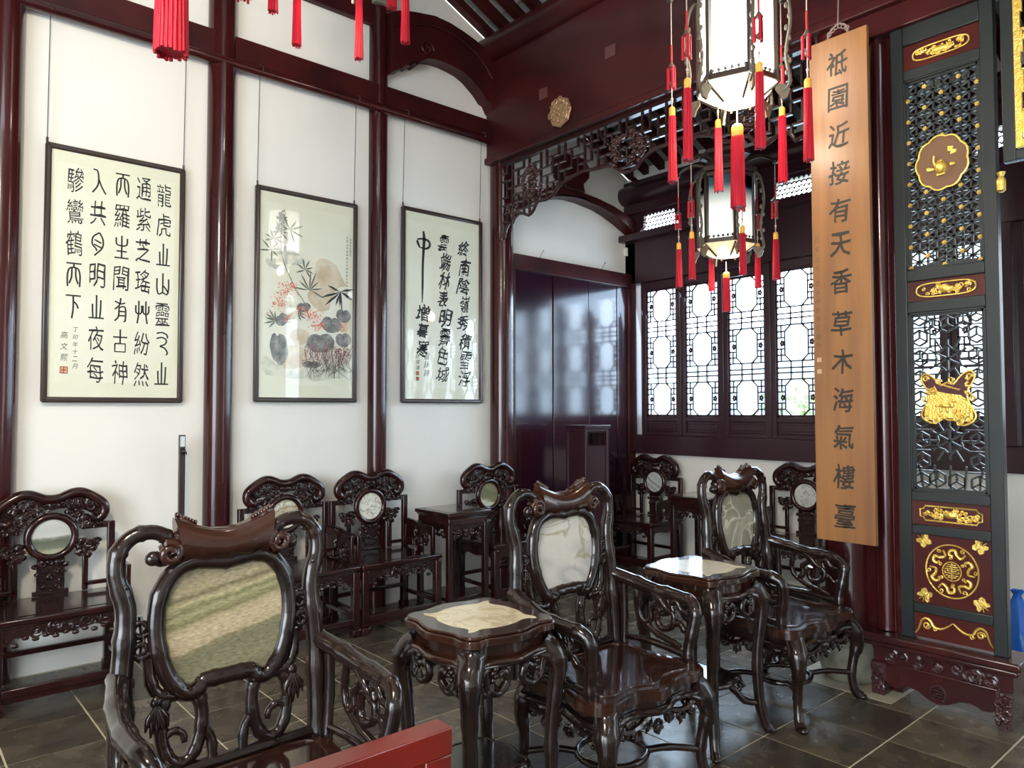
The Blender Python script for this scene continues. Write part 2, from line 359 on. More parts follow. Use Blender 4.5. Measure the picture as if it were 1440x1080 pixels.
strut = [(5.02,3.68),(5.04,3.76),(4.97,3.84),(4.96,3.95),(5.05,4.02),(5.30,4.02),(5.38,3.94),(5.37,3.84),(5.29,3.76),(5.31,3.68)]
struct(MB().prism(rar, (-5.12, 0, 0), (0, 1, 0), (0, 0, 1), (1, 0, 0), .14).build('trim_4', beamm, bevel=.012))
struct(MB().prism(strut, (-5.12, 0, 0), (0, 1, 0), (0, 0, 1), (1, 0, 0), .14).tube([(-5.0, 4.2, 4.55+.0), (-5.0, 6.2, 3.62+.32)], .03, 6).build('trim_5', beamm, bevel=.01))
# dark boarded wall under the lunette
bwl = struct(MB().box(-5.12, -5.03, 4.36, 6.13, 2.82, 2.965).box(-5.12, -5.04, 4.36, 4.44, 0, 2.82).box(-5.12, -5.04, 6.02, 6.13, 0, 2.82).box(-5.12, -5.06, 4.44, 6.02, 0, .12).build('wall_panelling', beamm, bevel=.006))
ys = [4.44, 4.93, 5.43, 5.86, 6.02]
for a, b in zip(ys, ys[1:]):
    MB().box(-5.115, -5.062+(.006 if a == 4.93 else 0), a+.004, b-.004, .12, 2.82).build('panel', board, bwl, bevel=.004)
# main beam across the hall
mbm = MB().box(-5.1, 3.9, 4.14, 4.28, 3.73, 4.70).box(-5.1, 3.9, 4.115, 4.15, 3.73, 3.785).box(-1.86, 3.9, 4.16, 4.28, 3.60, 3.74)
main_beam = struct(mbm.build('main_beam', beamm, bevel=.008))
MB().tube([(-5.12, 4.16, 4.76), (3.9, 4.16, 4.76)], .125, 20).build('purlin', beamm, main_beam)
# window wall carpentry
ww = MB().box(XW, 3, YW-.07, YW+.08, 1.08, 1.27).box(XW, -4.98, YW-.06, YW+.08, 1.27, 3.3).box(XW, 3, YW-.06, YW+.08, 2.86, 3.32)
ww.box(XW, 3, YW-.17, YW+.08, 3.30, 3.37).box(XW, 3, YW-.08, YW+.08, 3.60, 3.95)
ww.tube([(XW, YW-.08, 3.80), (3, YW-.08, 3.80)], .10, 14)
trim6 = struct(ww.build('trim_6', winw, bevel=.006))
# vents over the windows
def vent(cx, hw):
    r = MB(); z0, z1 = 3.385, 3.60
    sh = [(-hw,0),(hw,0),(hw*.93,.05),(hw*.80,.08),(hw*.76,.19),(hw*.6,.20),(-hw*.6,.20),(-hw*.76,.19),(-hw*.80,.08),(-hw*.93,.05)]
    for i in range(len(sh)):
        a, b = sh[i], sh[(i+1) % len(sh)]
        r.bar((cx+a[0], YW-.03, z0+a[1]), (cx+b[0], YW-.03, z0+b[1]), .012, .03, (0, 1, 0))
    nx = int(hw*2*.78/.045)
    for i in range(nx):
        for j in range(5):
            c = (cx-hw*.74+.045*i+(.022 if j % 2 else 0), YW-.03, z0+.01+.04*j)
            r.tube([Vector(c)+Vector((.022*math.cos(a), 0, .022*math.sin(a))) for a in [PI*k/4 for k in range(5)]], .0065, 4)
    r.build('vent_lattice', winw, trim6)
    fr = MB()
    return sh
vx = [(-4.68, .26), (-3.15, .30), (-1.55, .30), (0.05, .3)]
for c, h in vx: vent(c, h)
fill = MB(); prev = XW
for c, h in vx:
    L_ = [(prev,0),(c-h,0),(c-h*.93,.05),(c-h*.80,.08),(c-h*.76,.19),(c-h*.6,.20),(c,.20),(c,.235),(prev,.235)]
    nxt = c+h+.45
    R_ = [(nxt,0),(nxt,.235),(c,.235),(c,.20),(c+h*.6,.20),(c+h*.76,.19),(c+h*.80,.08),(c+h*.93,.05),(c+h,0)]
    for q in (L_, R_): fill.prism(q, (0, YW-.04, 3.37), (1, 0, 0), (0, 0, 1), (0, 1, 0), .04)
    prev = nxt
fill.build('vent_board', winw, trim6)
# windows
glass = bpy.data.materials.new('window_glass'); glass.use_nodes = True
_n = glass.node_tree.nodes; _l = glass.node_tree.links; _n.clear()
o_ = _n.new('ShaderNodeOutputMaterial'); tr_ = _n.new('ShaderNodeBsdfTransparent'); gl_ = _n.new('ShaderNodeBsdfGlossy'); mx_ = _n.new('ShaderNodeMixShader')
gl_.inputs[1].default_value = .05; mx_.inputs[0].default_value = .05; tr_.inputs[0].default_value = (.93, .96, .97, 1)
_l.new(tr_.outputs[0], mx_.inputs[1]); _l.new(gl_.outputs[0], mx_.inputs[2]); _l.new(mx_.outputs[0], o_.inputs[0])
def window_leaf(n, x0, x1):
    root = struct(bpy.data.objects.new('window_%d' % n, None)); COL.objects.link(root); root.location = (x0, YW, 1.27)
    W = x1-x0; st = .054; H = 1.59; zb, zt = .19, 1.51
    f = MB().box(0, st, -.03, .02, 0, H).box(W-st, W, -.03, .02, 0, H).box(st, W-st, -.028, .02, 0, .04).box(st, W-st, -.028, .02, .145, zb).box(st, W-st, -.028, .02, zt, H)
    f.box(st, W-st, -.005, .012, .04, .145)
    f.box(st+.03, W-st-.03, -.014, -.004, .065, .122)
    f.box(0, .014, -.045, -.03, -.02, H)
    f.build('frame', winw, root, bevel=.004)
    l = MB(); a, b = st, W-st; cw = b-a; cx = (a+b)/2; t = .0125; nn = (0, 1, 0); y = -.006
    def B(x0_, z0_, x1_, z1_): l.bar((x0_, y, z0_), (x1_, y, z1_), t, .018, nn)
    B(a+t/2, zb, a+t/2, zt); B(b-t/2, zb, b-t/2, zt); B(a, zb+t/2, b, zb+t/2); B(a, zt-t/2, b, zt-t/2)
    hh = (zt-zb); cs = [zb+hh*.135, zb+hh*.5, zb+hh*.865]; oh = hh*.122; ow = cw*.29; ck = cw*.15
    for k, c in enumerate(cs):
        P = [(cx-ow, c-oh+ck), (cx-ow+ck, c-oh), (cx+ow-ck, c-oh), (cx+ow, c-oh+ck), (cx+ow, c+oh-ck), (cx+ow-ck, c+oh), (cx-ow+ck, c+oh), (cx-ow, c+oh-ck)]
        for i in range(8): B(*P[i], *P[(i+1) % 8])
        for sx in (-1, 1):
            ex = a if sx < 0 else b
            B(cx+sx*ow, c+.05, ex, c+.05); B(cx+sx*ow, c-.05, ex, c-.05)
            B(cx+sx*(ow+.035), c+.05, cx+sx*(ow+.035), c+oh); B(cx+sx*(ow+.035), c-.05, cx+sx*(ow+.035), c-oh)
            B(cx+sx*ow, c+oh-ck, ex, c+oh-ck); B(cx+sx*ow, c-oh+ck, ex, c-oh+ck)
            for q in range(5):
                l.ball((cx+sx*(ow+.03+.012*math.cos(q*1.26)), y, c+.018*math.sin(q*1.26)), .012, .01, .014, 6, 4)
        zl = zb if k == 0 else (cs[k-1]+c)/2; zh = zt if k == 2 else (cs[k+1]+c)/2
        for sx in (-1, 1):
            B(cx+sx*(ow-ck), c+oh, cx+sx*(ow-ck), zh); B(cx+sx*(ow-ck), c-oh, cx+sx*(ow-ck), zl)
        B(a, c+oh, cx-ow+ck, c+oh); B(cx+ow-ck, c+oh, b, c+oh); B(a, c-oh, cx-ow+ck, c-oh); B(cx+ow-ck, c-oh, b, c-oh)
        if k < 2:
            m_ = (c+cs[k+1])/2; B(a, m_-.022, b, m_-.022); B(a, m_+.022, b, m_+.022)
    l.build('lattice', winw, root)
    MB().box(st, W-st, .010, .014, zb, zt).build('pane', glass, root)
n = 1; x = -4.925
while x < 2.4:
    window_leaf(n, x, x+.482); x += .486; n += 1
# added dark post, standing in for shade over the far window lattice
struct(MB().box(-1.70, -1.575, YW-.09, YW-.01, 1.27, 2.86).build('added_dark_post', winw, bevel=.006))
# red jamb between column and carved screen
jm = MB().box(-1.84, -1.66, 4.24, 4.34, .0, 3.62).tube([(-1.735, 4.25, .33), (-1.735, 4.25, 3.62)], .055, 16)
struct(jm.build('trim_7', lacq))

# ------------------------------------------------------------------ furniture along the walls
def scrollwork(mb, cx, cy, w_, h, plane, seed, d=.02, n=10, r=.010):
    """openwork of curls and blossoms filling a w x h field; plane maps (a, b) to 3-D"""
    q = random.Random(seed)
    for i in range(n):
        a = cx+q.uniform(-.5, .5)*w_; b = cy+q.uniform(-.5, .5)*h; s = q.uniform(.018, .034)
        a0 = q.uniform(0, 6.28); tr = q.choice((-1, 1))*q.uniform(.8, 1.3)
        pts = [plane(a+math.cos(a0+tr*2*PI*k/9)*s*(1-.07*k), b+math.sin(a0+tr*2*PI*k/9)*s*(1-.07*k)) for k in range(10)]
        mb.tube(pts, r*q.uniform(.6, 1.), 5)
        if i % 2 == 0:
            p = plane(a, b); mb.ball(p, r*1.3, r*1.3, r*1.3, 6, 4)
CREST = [(0,1.035),(.04,1.04),(.075,1.055),(.11,1.068),(.15,1.068),(.19,1.05),(.235,1.02),(.262,.995),(.272,.965),(.268,.935),(.25,.915),(.225,.905),(.2,.925),(.17,.945),(.13,.95),(.10,.965),(.05,.965),(0,.955)]
def wall_chair(label, loc, rz, mm, group=None):
    t = thing('hardwood_armchair', label, 'chair', loc, rz, None)
    b = .33
    MB().box(-.25, .25, -b, b, .44, .472).box(-.235, .235, -b+.015, b-.015, .425, .44).build('seat', rose, t, bevel=.007)
    MB().box(-.19, .19, -b+.06, b-.06, .4725, .4745).build('seat_panel', blackn, t)
    for sx in (-1, 1):
        for sy in (-1, 1):
            x = sx*.222; y = sy*(b-.028)
            MB().box(x-.025, x+.025, y-.025, y+.025, .05, .43).box(x-.03+.004*sx, x+.03+.004*sx, y-.03, y+.03, 0, .05).build('leg', rose, t, bevel=.005)
    ap = [(-b+.05,.43),(b-.05,.43),(b-.05,.33),(b-.075,.345),(b-.10,.375),(b-.15,.37),(b-.19,.385),(.05,.372),(0,.36),(-.05,.372),(-b+.19,.385),(-b+.15,.37),(-b+.10,.375),(-b+.075,.345),(-b+.05,.33)]
    for x in (.212, -.232):
        m = MB().prism(ap, (x, 0, 0), (0, 1, 0), (0, 0, 1), (1, 0, 0), .02)
        if x > 0:
            scrollwork(m, 0, .40, .5, .03, lambda a, c: V(x+.02, a, c), 3, n=16, r=.007)
            for k in range(13): m.ball((x+.012, -.27+.045*k, .368-.012*(k % 2)-(.02 if k in (0, 1, 11, 12) else 0)), .012, .02, .013, 6, 4)
        m.build('apron', rosec, t, ang=30)
    ap2 = [(-.2,.43),(.2,.43),(.2,.34),(.17,.375),(.1,.375),(0,.362),(-.1,.375),(-.17,.375),(-.2,.34)]
    for y in (-b+.01, b-.03): MB().prism(ap2, (0, y, 0), (1, 0, 0), (0, 0, 1), (0, 1, 0), .02).build('apron', rosec, t)
    MB().box(.205, .245, -b+.05, b-.05, .085, .125).box(-.24, -.21, -b+.05, b-.05, .16, .19).box(-.2, .2, -b+.015, -b+.04, .12, .15).box(-.2, .2, b-.04, b-.015, .12, .15).box(.2, .225, -b+.05, b-.05, .05, .085).build('stretcher', rose, t, bevel=.004)
    # back
    xb = -.235
    for s in (-1, 1):
        m = MB().box(xb-.018, xb+.018, s*.33, s*.290, .472, .868).box(xb-.013, xb+.013, s*.295, s*.15, .832, .868).box(xb-.013, xb+.013, s*.295, s*.17, .50, .525)
        m.box(xb-.013, xb+.013, s*.19, s*.16, .475, .70)
        m.build('back_post', rose, t, bevel=.005)
    c = [(p[0], p[1]) for p in CREST]; c = [(-p[0], p[1]) for p in c[::-1][:-1]] + c[1:] if False else None
    top = CREST[:11]; bot = CREST[11:]
    full = [(-y, z) for y, z in CREST[1:-1]][::-1]
    poly = CREST + full
    # frame of the crest is a thick rim; the field inside is carved
    rim = cr([V(xb+.005, y, z) for y, z in poly], 2, True)
    crm = MB().prism([(y, z) for y, z in poly], (xb-.03, 0, 0), (0, 1, 0), (0, 0, 1), (1, 0, 0), .034)
    tp = cr([V(xb+.004, y, z) for y, z in ([(-y, z) for y, z in CREST[1:13]][::-1]+CREST[:13])], 3)
    crm.tube([p-V(0, 0, .018) for p in tp], [.030 if 4 < i < len(tp)-5 else .024 for i in range(len(tp))], 10)
    cst = crm.build('crest', rose, t, ang=50)
    m = MB(); scrollwork(m, 0, .985, .40, .05, lambda a, q_: V(xb+.012, a, q_), 5, n=26, r=.010)
    for s in (-1, 1):
        m.tube(spiral((xb+.014, s*.20, .965), .032, .008, 0, 1.4*s, (0, 1, 0), (0, 0, 1)), .009, 6)
        m.tube(spiral((xb+.014, s*.09, .99), .03, .008, 1, -1.3*s, (0, 1, 0), (0, 0, 1)), .008, 6)
    m.build('crest_carving', rosec, cst)
    for s in (-1, 1):   # cloud wings beside the disc
        m = MB()
        for k, (yy, zz, rr) in enumerate([(.13,.925,.04),(.09,.94,.03),(.145,.885,.03),(.16,.76,.035),(.15,.70,.035),(.20,.75,.032),(.235,.76,.028),(.17,.90,.035),(.21,.885,.03),(.245,.87,.025),(.19,.86,.024),(.16,.845,.02),(.27,.86,.016),(.225,.842,.02),(.15,.73,.03),(.18,.71,.032),(.215,.715,.026),(.19,.68,.024),(.155,.69,.024),(.235,.735,.016)]):
            m.ball((xb, s*yy, zz), .016, rr, rr*.62, 8, 5)
            m.tube(spiral((xb+.016, s*yy, zz), rr*.7, rr*.2, k, 1.1*s, (0, 1, 0), (0, 0, 1), 8), .005, 5)
        m.build('cloud_wing', rosec, t)
    m = MB()
    m.box(xb-.012, xb+.012, -.09, .09, .475, .50)
    m.box(xb-.006, xb+.004, -.07, .07, .50, .685)
    for k, (yy, zz, rr) in enumerate([(0,.66,.03),(.04,.655,.03),(-.04,.655,.03),(.075,.64,.022),(-.075,.64,.022),(.03,.61,.022),(-.03,.61,.022),(.065,.595,.018),(-.065,.595,.018),(0,.575,.03),(.05,.555,.02),(-.05,.555,.02),(.035,.52,.022),(-.035,.52,.022),(0,.505,.018)]):
        m.ball((xb, yy, zz), .014, rr, rr*.7, 8, 5)
        m.tube(spiral((xb+.014, yy, zz), rr*.65, rr*.2, k*1.3, 1.1, (0, 1, 0), (0, 0, 1), 8), .004, 5)
    m.build('back_splat', rosec, t)
    ring = [V(xb+.008, .118*math.cos(2*PI*k/36), .805+.118*math.sin(2*PI*k/36)) for k in range(36)]
    rg = MB().tube(ring, .021, 10, True).build('disc_frame', rose, t, ang=60)
    dm = MB().prism([(.108*math.cos(2*PI*k/40), .108*math.sin(2*PI*k/40)) for k in range(40)], (-.006, 0, 0), (0, 1, 0), (0, 0, 1), (1, 0, 0), .012)
    o = dm.build('marble_disc', mm, rg); o.location = (xb+.004, 0, .805)
    # arms
    for s in (-1, 1):
        y0, y1 = s*(b-.03), s*(b-.004)
        m = MB().prism([(-.225,.695),(-.10,.685),(-.02,.67),(.06,.668),(.165,.665),(.165,.64),(-.225,.64)], (0, y0, 0), (1, 0, 0), (0, 0, 1), (0, s, 0), .028)
        m.box(.135, .167, y0, y1, .472, .66).box(-.225, -.20, y0, y1, .472, .69)
        m.prism([(-.2,.65),(-.08,.65),(-.06,.62),(-.09,.60),(-.07,.56),(-.11,.53),(-.10,.49),(-.2,.48)], (0, y0+s*.004, 0), (1, 0, 0), (0, 0, 1), (0, s, 0), .018)
        m.prism([(-.03,.65),(.14,.65),(.14,.58),(.11,.60),(.07,.615),(.03,.60),(.0,.57),(.01,.53),(-.02,.50),(-.07,.49),(-.08,.53),(-.04,.56),(-.05,.61)], (0, y0+s*.004, 0), (1, 0, 0), (0, 0, 1), (0, s, 0), .018)
        ar = m.build('armrest', rose, t, bevel=.004)
        m = MB(); scrollwork(m, -.03, .565, .22, .13, lambda a, c_: V(a, y0+s*.013, c_), 9, n=13, r=.011); m.build('arm_carving', rosec, ar)
    return t
G = (.22, .23, .20)
m_land = strata('marble_landscape', [(0, (.45,.43,.30)), (.12, (.36,.36,.26)), (.2, (.16,.18,.13)), (.38, (.11,.13,.10)), (.46, (.20,.22,.18)), (.52, (.55,.56,.52)), (.7, (.50,.51,.48)), (1, (.62,.63,.59))], 0, .10, 2.5)
m_ochre = marble('marble_ochre', [(0, (.50,.42,.24)), (.45, (.62,.58,.44)), (.6, (.28,.22,.10)), (1, (.70,.68,.58))], 2.4, (0, 0, R(20)), 3.5, vein=(12, (.22,.18,.1), .8))
m_white = marble('marble_white_peaks', [(0, (.72,.71,.62)), (.55, (.76,.74,.66)), (.8, (.62,.60,.52)), (1, (.70,.69,.62))], 3, (0, R(-90), 0), 4, (1, 1, 1), vein=(9, (.30,.29,.22), .9))
m_green = strata('marble_green', [(0, (.70,.68,.55)), (.20, (.60,.60,.46)), (.27, (.22,.21,.12)), (.6, (.17,.18,.10)), (.8, (.24,.23,.14)), (1, (.14,.14,.08))], -.3, .25, 2.2)
m_stripe = strata('marble_striped', [(0, (.55,.57,.55)), (.2, (.30,.32,.31)), (.3, (.60,.62,.60)), (.45, (.22,.24,.24)), (.55, (.62,.64,.62)), (.7, (.45,.47,.46)), (1, (.6,.62,.6))], -.6, .12, 3.)
m_pale = marble('marble_pale_grey', [(0, (.68,.69,.66)), (.5, (.60,.61,.58)), (.7, (.36,.37,.34)), (1, (.66,.67,.64))], 9, (0, 0, 0), 1.5, wave=False, vein=(14, (.18,.19,.17), .8))
wall_chair('carved hardwood armchair with a grey landscape marble disc, leftmost along the wall', (-4.745, .81, 0), 0, m_land)
wall_chair('carved hardwood armchair with an ochre marble disc, half hidden behind the nearest large chair', (-4.735, 2.215, 0), 0, m_ochre)
wall_chair('carved hardwood armchair with a white marble disc, left of the square wall stand', (-4.725, 2.885, 0), 0, m_white)
wall_chair('carved hardwood armchair with a dark green marble disc, right of the square wall stand', (-4.71, 4.035, 0), 0, m_green)
wall_chair('carved hardwood armchair with a diagonally striped grey marble disc, in the corner under the windows', (-4.68, 5.75, 0), R(-90), m_stripe)
wall_chair('carved hardwood armchair with a pale grey marble disc, under the windows beside the hanging board', (-3.09, 5.75, 0), R(-90), m_pale)

def wall_stand(label, loc, rz, sx, sy, h):
    t = thing('square_tea_stand', label, 'stand', loc, rz)
    MB().box(-sx, sx, -sy, sy, h-.03, h).box(-sx+.012, sx-.012, -sy+.012, sy-.012, h-.045, h-.03).box(-sx+.02, sx-.02, -sy+.02, sy-.02, h-.10, h-.045).build('top', rose, t, bevel=.006)
    MB().box(-sx+.045, sx-.045, -sy+.045, sy-.045, h, h+.0015).build('top_panel', blackn, t)
    for a in (-1, 1):
        for c in (-1, 1):
            x = a*(sx-.035); y = c*(sy-.035); MB().box(x-.021, x+.021, y-.021, y+.021, .03, h-.09).box(x-.026, x+.026, y-.026, y+.026, 0, .03).build('leg', rose, t, bevel=.004)
    for k in range(4):
        L_ = (sx if k % 2 else sy)-.055; D = (sy if k % 2 else sx)-.035
        def pl(a, c, k=k, D=D):
            s = 1 if k < 2 else -1
            return V(s*D, a, c) if k % 2 == 0 else V(a, s*D, c)
        m = MB(); s = 1 if k < 2 else -1
        if k % 2 == 0: m.box(s*D-.008, s*D+.008, -L_, L_, h-.13, h-.10).box(s*D-.012, s*D+.014, -L_, L_, h-.112, h-.10)
        else: m.box(-L_, L_, s*D-.008, s*D+.008, h-.13, h-.10).box(-L_, L_, s*D-.014, s*D+.012, h-.112, h-.10)
        scrollwork(m, 0, h-.15, L_*2-.02, .04, pl, 11+k, n=18, r=.008)
        for q in range(9): m.ball(pl(-L_+.02+q*(L_*2-.04)/8, h-.175-.012*(abs(q-4) > 2)), .009, .014, .011, 6, 4)
        m.build('apron', rosec, t)
    MB().box(-sx+.04, sx-.04, -sy+.04, sy-.04, .10, .125).build('shelf', rose, t, bevel=.004)
    return t
wall_stand('square dark tea stand between two armchairs against the white picture wall', (-4.66, 3.445, 0), 0, .225, .205, .765)
wall_stand('square dark tea stand between two armchairs under the lattice windows', (-3.90, 5.66, 0), 0, .215, .22, .765)
# tall flower stand with a fretwork collar
t = thing('tall_flower_stand', 'tall narrow dark flower stand with fretwork collar before the boarded wall', 'stand', (-4.635, 4.95, 0))
h = 1.393
MB().box(-.135, .135, -.17, .17, h-.018, h).box(-.128, .128, -.163, .163, h-.032, h-.018).box(-.118, .118, -.152, .152, h-.058, h-.032).build('top', winw, t, bevel=.004)
for a in (-1, 1):
    for c in (-1, 1):
        x = a*.108; y = c*.142; MB().box(x-.014, x+.014, y-.014, y+.014, 0, h-.058).build('leg', winw, t, bevel=.003)
for a in (-1, 1):
    m = MB(); zt, zb = h-.066, h-.175
    for p, q in [((-.125,zt),(.125,zt)),((-.125,zb),(-.04,zb)),((.04,zb),(.125,zb)),((-.04,zb),(-.04,zt)),((.04,zb),(.04,zt)),((-.04,(zt+zb)/2),(.04,(zt+zb)/2)),((-.10,zt),(-.10,zb)),((.10,zt),(.10,zb))]: m.bar((a*.110, p[0], p[1]), (a*.110, q[0], q[1]), .013, .013, (1, 0, 0))
    m.build('fretwork', rose, t)
    MB().box(a*.105-.006, a*.105+.006, -.13, .13, .30, h-.185).build('side_panel', winw, t); MB().box(-.10, .10, a*.14-.006, a*.14+.006, .30, h-.06).build('side_panel', winw, t)
MB().box(-.10, .10, -.135, .135, .12, .145).build('shelf', winw, t)

# ------------------------------------------------------------------ marble-backed armchairs and side tables in the middle
def seat_outline(f, k=1.):
    # serpentine outline, front at +x
    h = [(-.25,0),(-.25,.10),(-.26,.20),(-.25,.285),(-.20,.325),(-.13,.315),(-.05,.30),(.03,.30),(.10,.325),(.16,.335),(.215,.325),(.245,.29),(.25,.24),(.235,.18),(.24,.10),(.27,.04),(.275,0)]
    P = cr([V(x*f, y*f, 0) for x, y in h] + [V(x*f, -y*f, 0) for x, y in h[1:-1]][::-1], 2, True)
    return [(p.x, p.y) for p in P]
def marble_chair(label, loc, mm, ow, shape):
    t = thing('marble_backed_armchair', label, 'chair', loc, 0)
    zs = .47
    m = MB()
    for f, z0, z1 in ((1., zs-.045, zs-.012), (.97, zs-.012, zs)):
        m.prism(seat_outline(f), (0, 0, z0), (1, 0, 0), (0, 1, 0), (0, 0, 1), z1-z0)
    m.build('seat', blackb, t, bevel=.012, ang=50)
    so = [V(x, y, zs) for x, y in seat_outline(.97)]
    MB().prism(seat_outline(.80), (0, 0, zs), (1, 0, 0), (0, 1, 0), (0, 0, 1), .002).build('seat_panel', blackn, t)
    MB().tube([V(x, y, zs+.001) for x, y in seat_outline(.81)], .0065, 6, True).build('seat_rim', blackb, t, ang=60)
    # band + carved apron
    m = MB().prism(seat_outline(.93), (0, 0, zs-.085), (1, 0, 0), (0, 1, 0), (0, 0, 1), .042)
    m.tube([V(x, y, zs-.088) for x, y in seat_outline(.97)], .014, 8, True)
    m.build('seat_band', black, t, bevel=.006, ang=50)
    m = MB()
    def run(P0, P1, nrm, seed, n=7):
        q = random.Random(seed); P0 = Vector(P0); P1 = Vector(P1); d = P1-P0
        pts = [P0+d*(i/12)+V(0, 0, -.018*math.sin(PI*i/12*3)-.028) for i in range(13)]
        P, rr = bamboo(pts, .011, 2, node=3, n=6); m.tube(P, rr, 6)
        for i in range(n):
            c = P0+d*((i+.6)/n)+V(0, 0, -.045-.022*(i % 2)); u = d.normalized()
            m.tube(spiral(c, .030, .008, q.uniform(0, 6), q.choice((-1, 1))*1.15, u, (0, 0, 1), 9), .008, 6)
            for k in range(3):
                a = q.uniform(0, 6.28); m.ball(c+u*.02*math.cos(a)+V(0, 0, .02*math.sin(a)), .011, .011, .008, 6, 4)
            for k in range(2):
                a = q.uniform(3.4, 6.); e = c+u*.035*math.cos(a)+V(0, 0, .035*math.sin(a)); m.tube([c, (c+e)/2+Vector(nrm)*.006, e], [.004, .008, .002], 5)
    run((.235, -.24, zs-.09), (.235, .24, zs-.09), (1, 0, 0), 3); run((-.20, .285, zs-.09), (.19, .285, zs-.09), (0, 1, 0), 4, 6)
    run((-.20, -.285, zs-.09), (.19, -.285, zs-.09), (0, -1, 0), 5, 6); run((-.235, -.24, zs-.09), (-.235, .24, zs-.09), (-1, 0, 0), 6, 6)
    m.build('apron', black, t)
    # cabriole legs
    for a in (-1, 1):
        for c in (-1, 1):
            if a > 0: pts = [(.205, .265, zs-.06), (.235, .295, zs-.11), (.252, .310, zs-.18), (.240, .296, .22), (.232, .286, .13), (.242, .296, .05), (.262, .314, .018)]; rr = [.050, .050, .036, .025, .022, .022, .027]
            else: pts = [(-.205, .255, zs-.06), (-.225, .275, zs-.11), (-.235, .285, zs-.18), (-.23, .275, .22), (-.235, .275, .13), (-.26, .29, .05), (-.285, .31, .018)]; rr = [.045, .044, .032, .024, .022, .021, .026]
            P = cr([V(x, c*y, z) for x, y, z in pts], 4); k = len(P)
            r_ = []
            for i in range(k):
                g = i/(k-1)*(len(rr)-1); j = min(int(g), len(rr)-2); q = rr[j]+(rr[j+1]-rr[j])*(g-j); r_.append(q*(1.12 if i % 5 == 0 else 1))
            m = MB().tube(P, r_, 10)
            if a > 0:   # the cheek that spreads from the knee into the apron
                for dx, dy in ((0, -1), (-1, 0)):
                    Q = cr([V(.24, c*.30, zs-.13), V(.24+dx*.05, c*(.30+dy*.05), zs-.115), V(.235+dx*.10, c*(.295+dy*.10), zs-.09)], 3); m.tube(Q, [.03-.0035*i for i in range(len(Q))], 7)
            m.ball((pts[-1][0]+.012*a, c*(pts[-1][1]+.005), .016), .026, .022, .016, 8, 5)
            m.build('leg', black, t, ang=60)
    # ring stretcher
    m = MB(); P, rr = bamboo([V(.135*math.cos(2*PI*i/12), .15*math.sin(2*PI*i/12), .135) for i in range(12)], .0135, 3, True); m.tube(P, rr, 8, True)
    for a in (-1, 1):
        for c in (-1, 1):
            P, rr = bamboo([V(a*.09, c*.11, .138), V(a*.15, c*.18, .15), V(a*.232, c*.28, .14)], .014, 4); m.tube(P, rr, 8)
    m.build('stretcher', black, t, ang=60)
    # back: arched bamboo posts
    X = lambda z: -.235-.055*max(0, (z-.47))/.7
    def yz(L_): return [V(X(z), y, z) for y, z in L_]
    for s in (-1, 1):
        P, rr = bamboo(yz([(s*y, z) for y, z in [(.297,.44),(.297,.60),(.295,.75),(.285,.88),(.282,.97),(.305,1.06),(.30,1.125),(.265,1.165),(.215,1.175),(.172,1.158),(.158,1.12),(.178,1.09),(.205,1.10)]]), .026, 4, r1=.017, node=6); 
        rr = [q*(1.36 if P[i].z < .72 else 1.22 if P[i].z < 1.0 else 1.12) for i, q in enumerate(rr)]
        m = MB().tube(P, rr, 12)
        for z in (.60, .82, 1.03): m.ball((X(z)+.02, s*.285, z), .010, .010, .010, 6, 4)
        m.build('back_post', black, t, ang=60)
    # marble and its frame
    OUT = {'round': [(0,1.052),(.05,1.058),(.10,1.062),(.145,1.04),(.178,.985),(.188,.91),(.182,.84),(.163,.775),(.14,.735),(.115,.712),(.095,.715),(.08,.735),(.04,.738),(0,.738)],
           'tall': [(0,1.06),(.05,1.065),(.10,1.062),(.142,1.035),(.163,.985),(.170,.92),(.160,.85),(.138,.79),(.112,.75),(.092,.738),(.080,.745),(.07,.76),(.03,.762),(0,.762)]}[shape]
    OUT = [(y*ow, z) for y, z in OUT]
    full = cr([V(0, y, z) for y, z in OUT] + [V(0, -y, z) for y, z in OUT[1:-1]][::-1], 3, True)
    fr = []
    for i, p in enumerate(full):
        a = full[i-1]; b = full[(i+1) % len(full)]; d = (b-a).normalized(); nrm = V(0, -d.z, d.y)
        if nrm.y*p.y+nrm.z*(p.z-.9) < 0: nrm = -nrm
        q = p+nrm*.014; fr.append(V(X(q.z)+.004, q.y, q.z))
    bf = MB().tube(fr, [.026*(1.12 if i % 6 == 0 else 1) for i in range(len(fr))], 10, True).build('back_frame', black, t, ang=60)
    mb = MB(); zc = .90; ta = math.atan(.055/.7)
    mb.prism([(p.y, p.z-zc) for p in full], (0, 0, 0), (0, 1, 0), (0, 0, 1), (1, 0, 0), .014)
    o = mb.build('marble_panel', mm, bf); o.location = (X(zc)-.006, 0, zc); o.rotation_euler.y = -ta
    # bat-wing yoke on top
    up_ = [(0,1.168),(.04,1.170),(.075,1.180),(.105,1.196),(.128,1.214),(.14,1.212),(.138,1.192),(.132,1.178),(.145,1.158),(.165,1.142),(.188,1.128),(.182,1.108),(.158,1.098),(.128,1.098),(.108,1.078),(.085,1.066),(.060,1.074),(.035,1.060),(.012,1.066),(0,1.058)]
    poly = up_ + [(-y, z) for y, z in up_[1:-1]][::-1]
    m = MB(); vs = []
    n_ = len(poly); tr = tessellate_polygon([[V(a, b, 0) for a, b in poly]])
    def lay(k, dx): return [V(X(z)+dx+.0*y, y*k, 1.125+(z-1.125)*k) for y, z in poly]
    A = lay(.94, .018); B = lay(1, .012); C_ = lay(1, -.022)
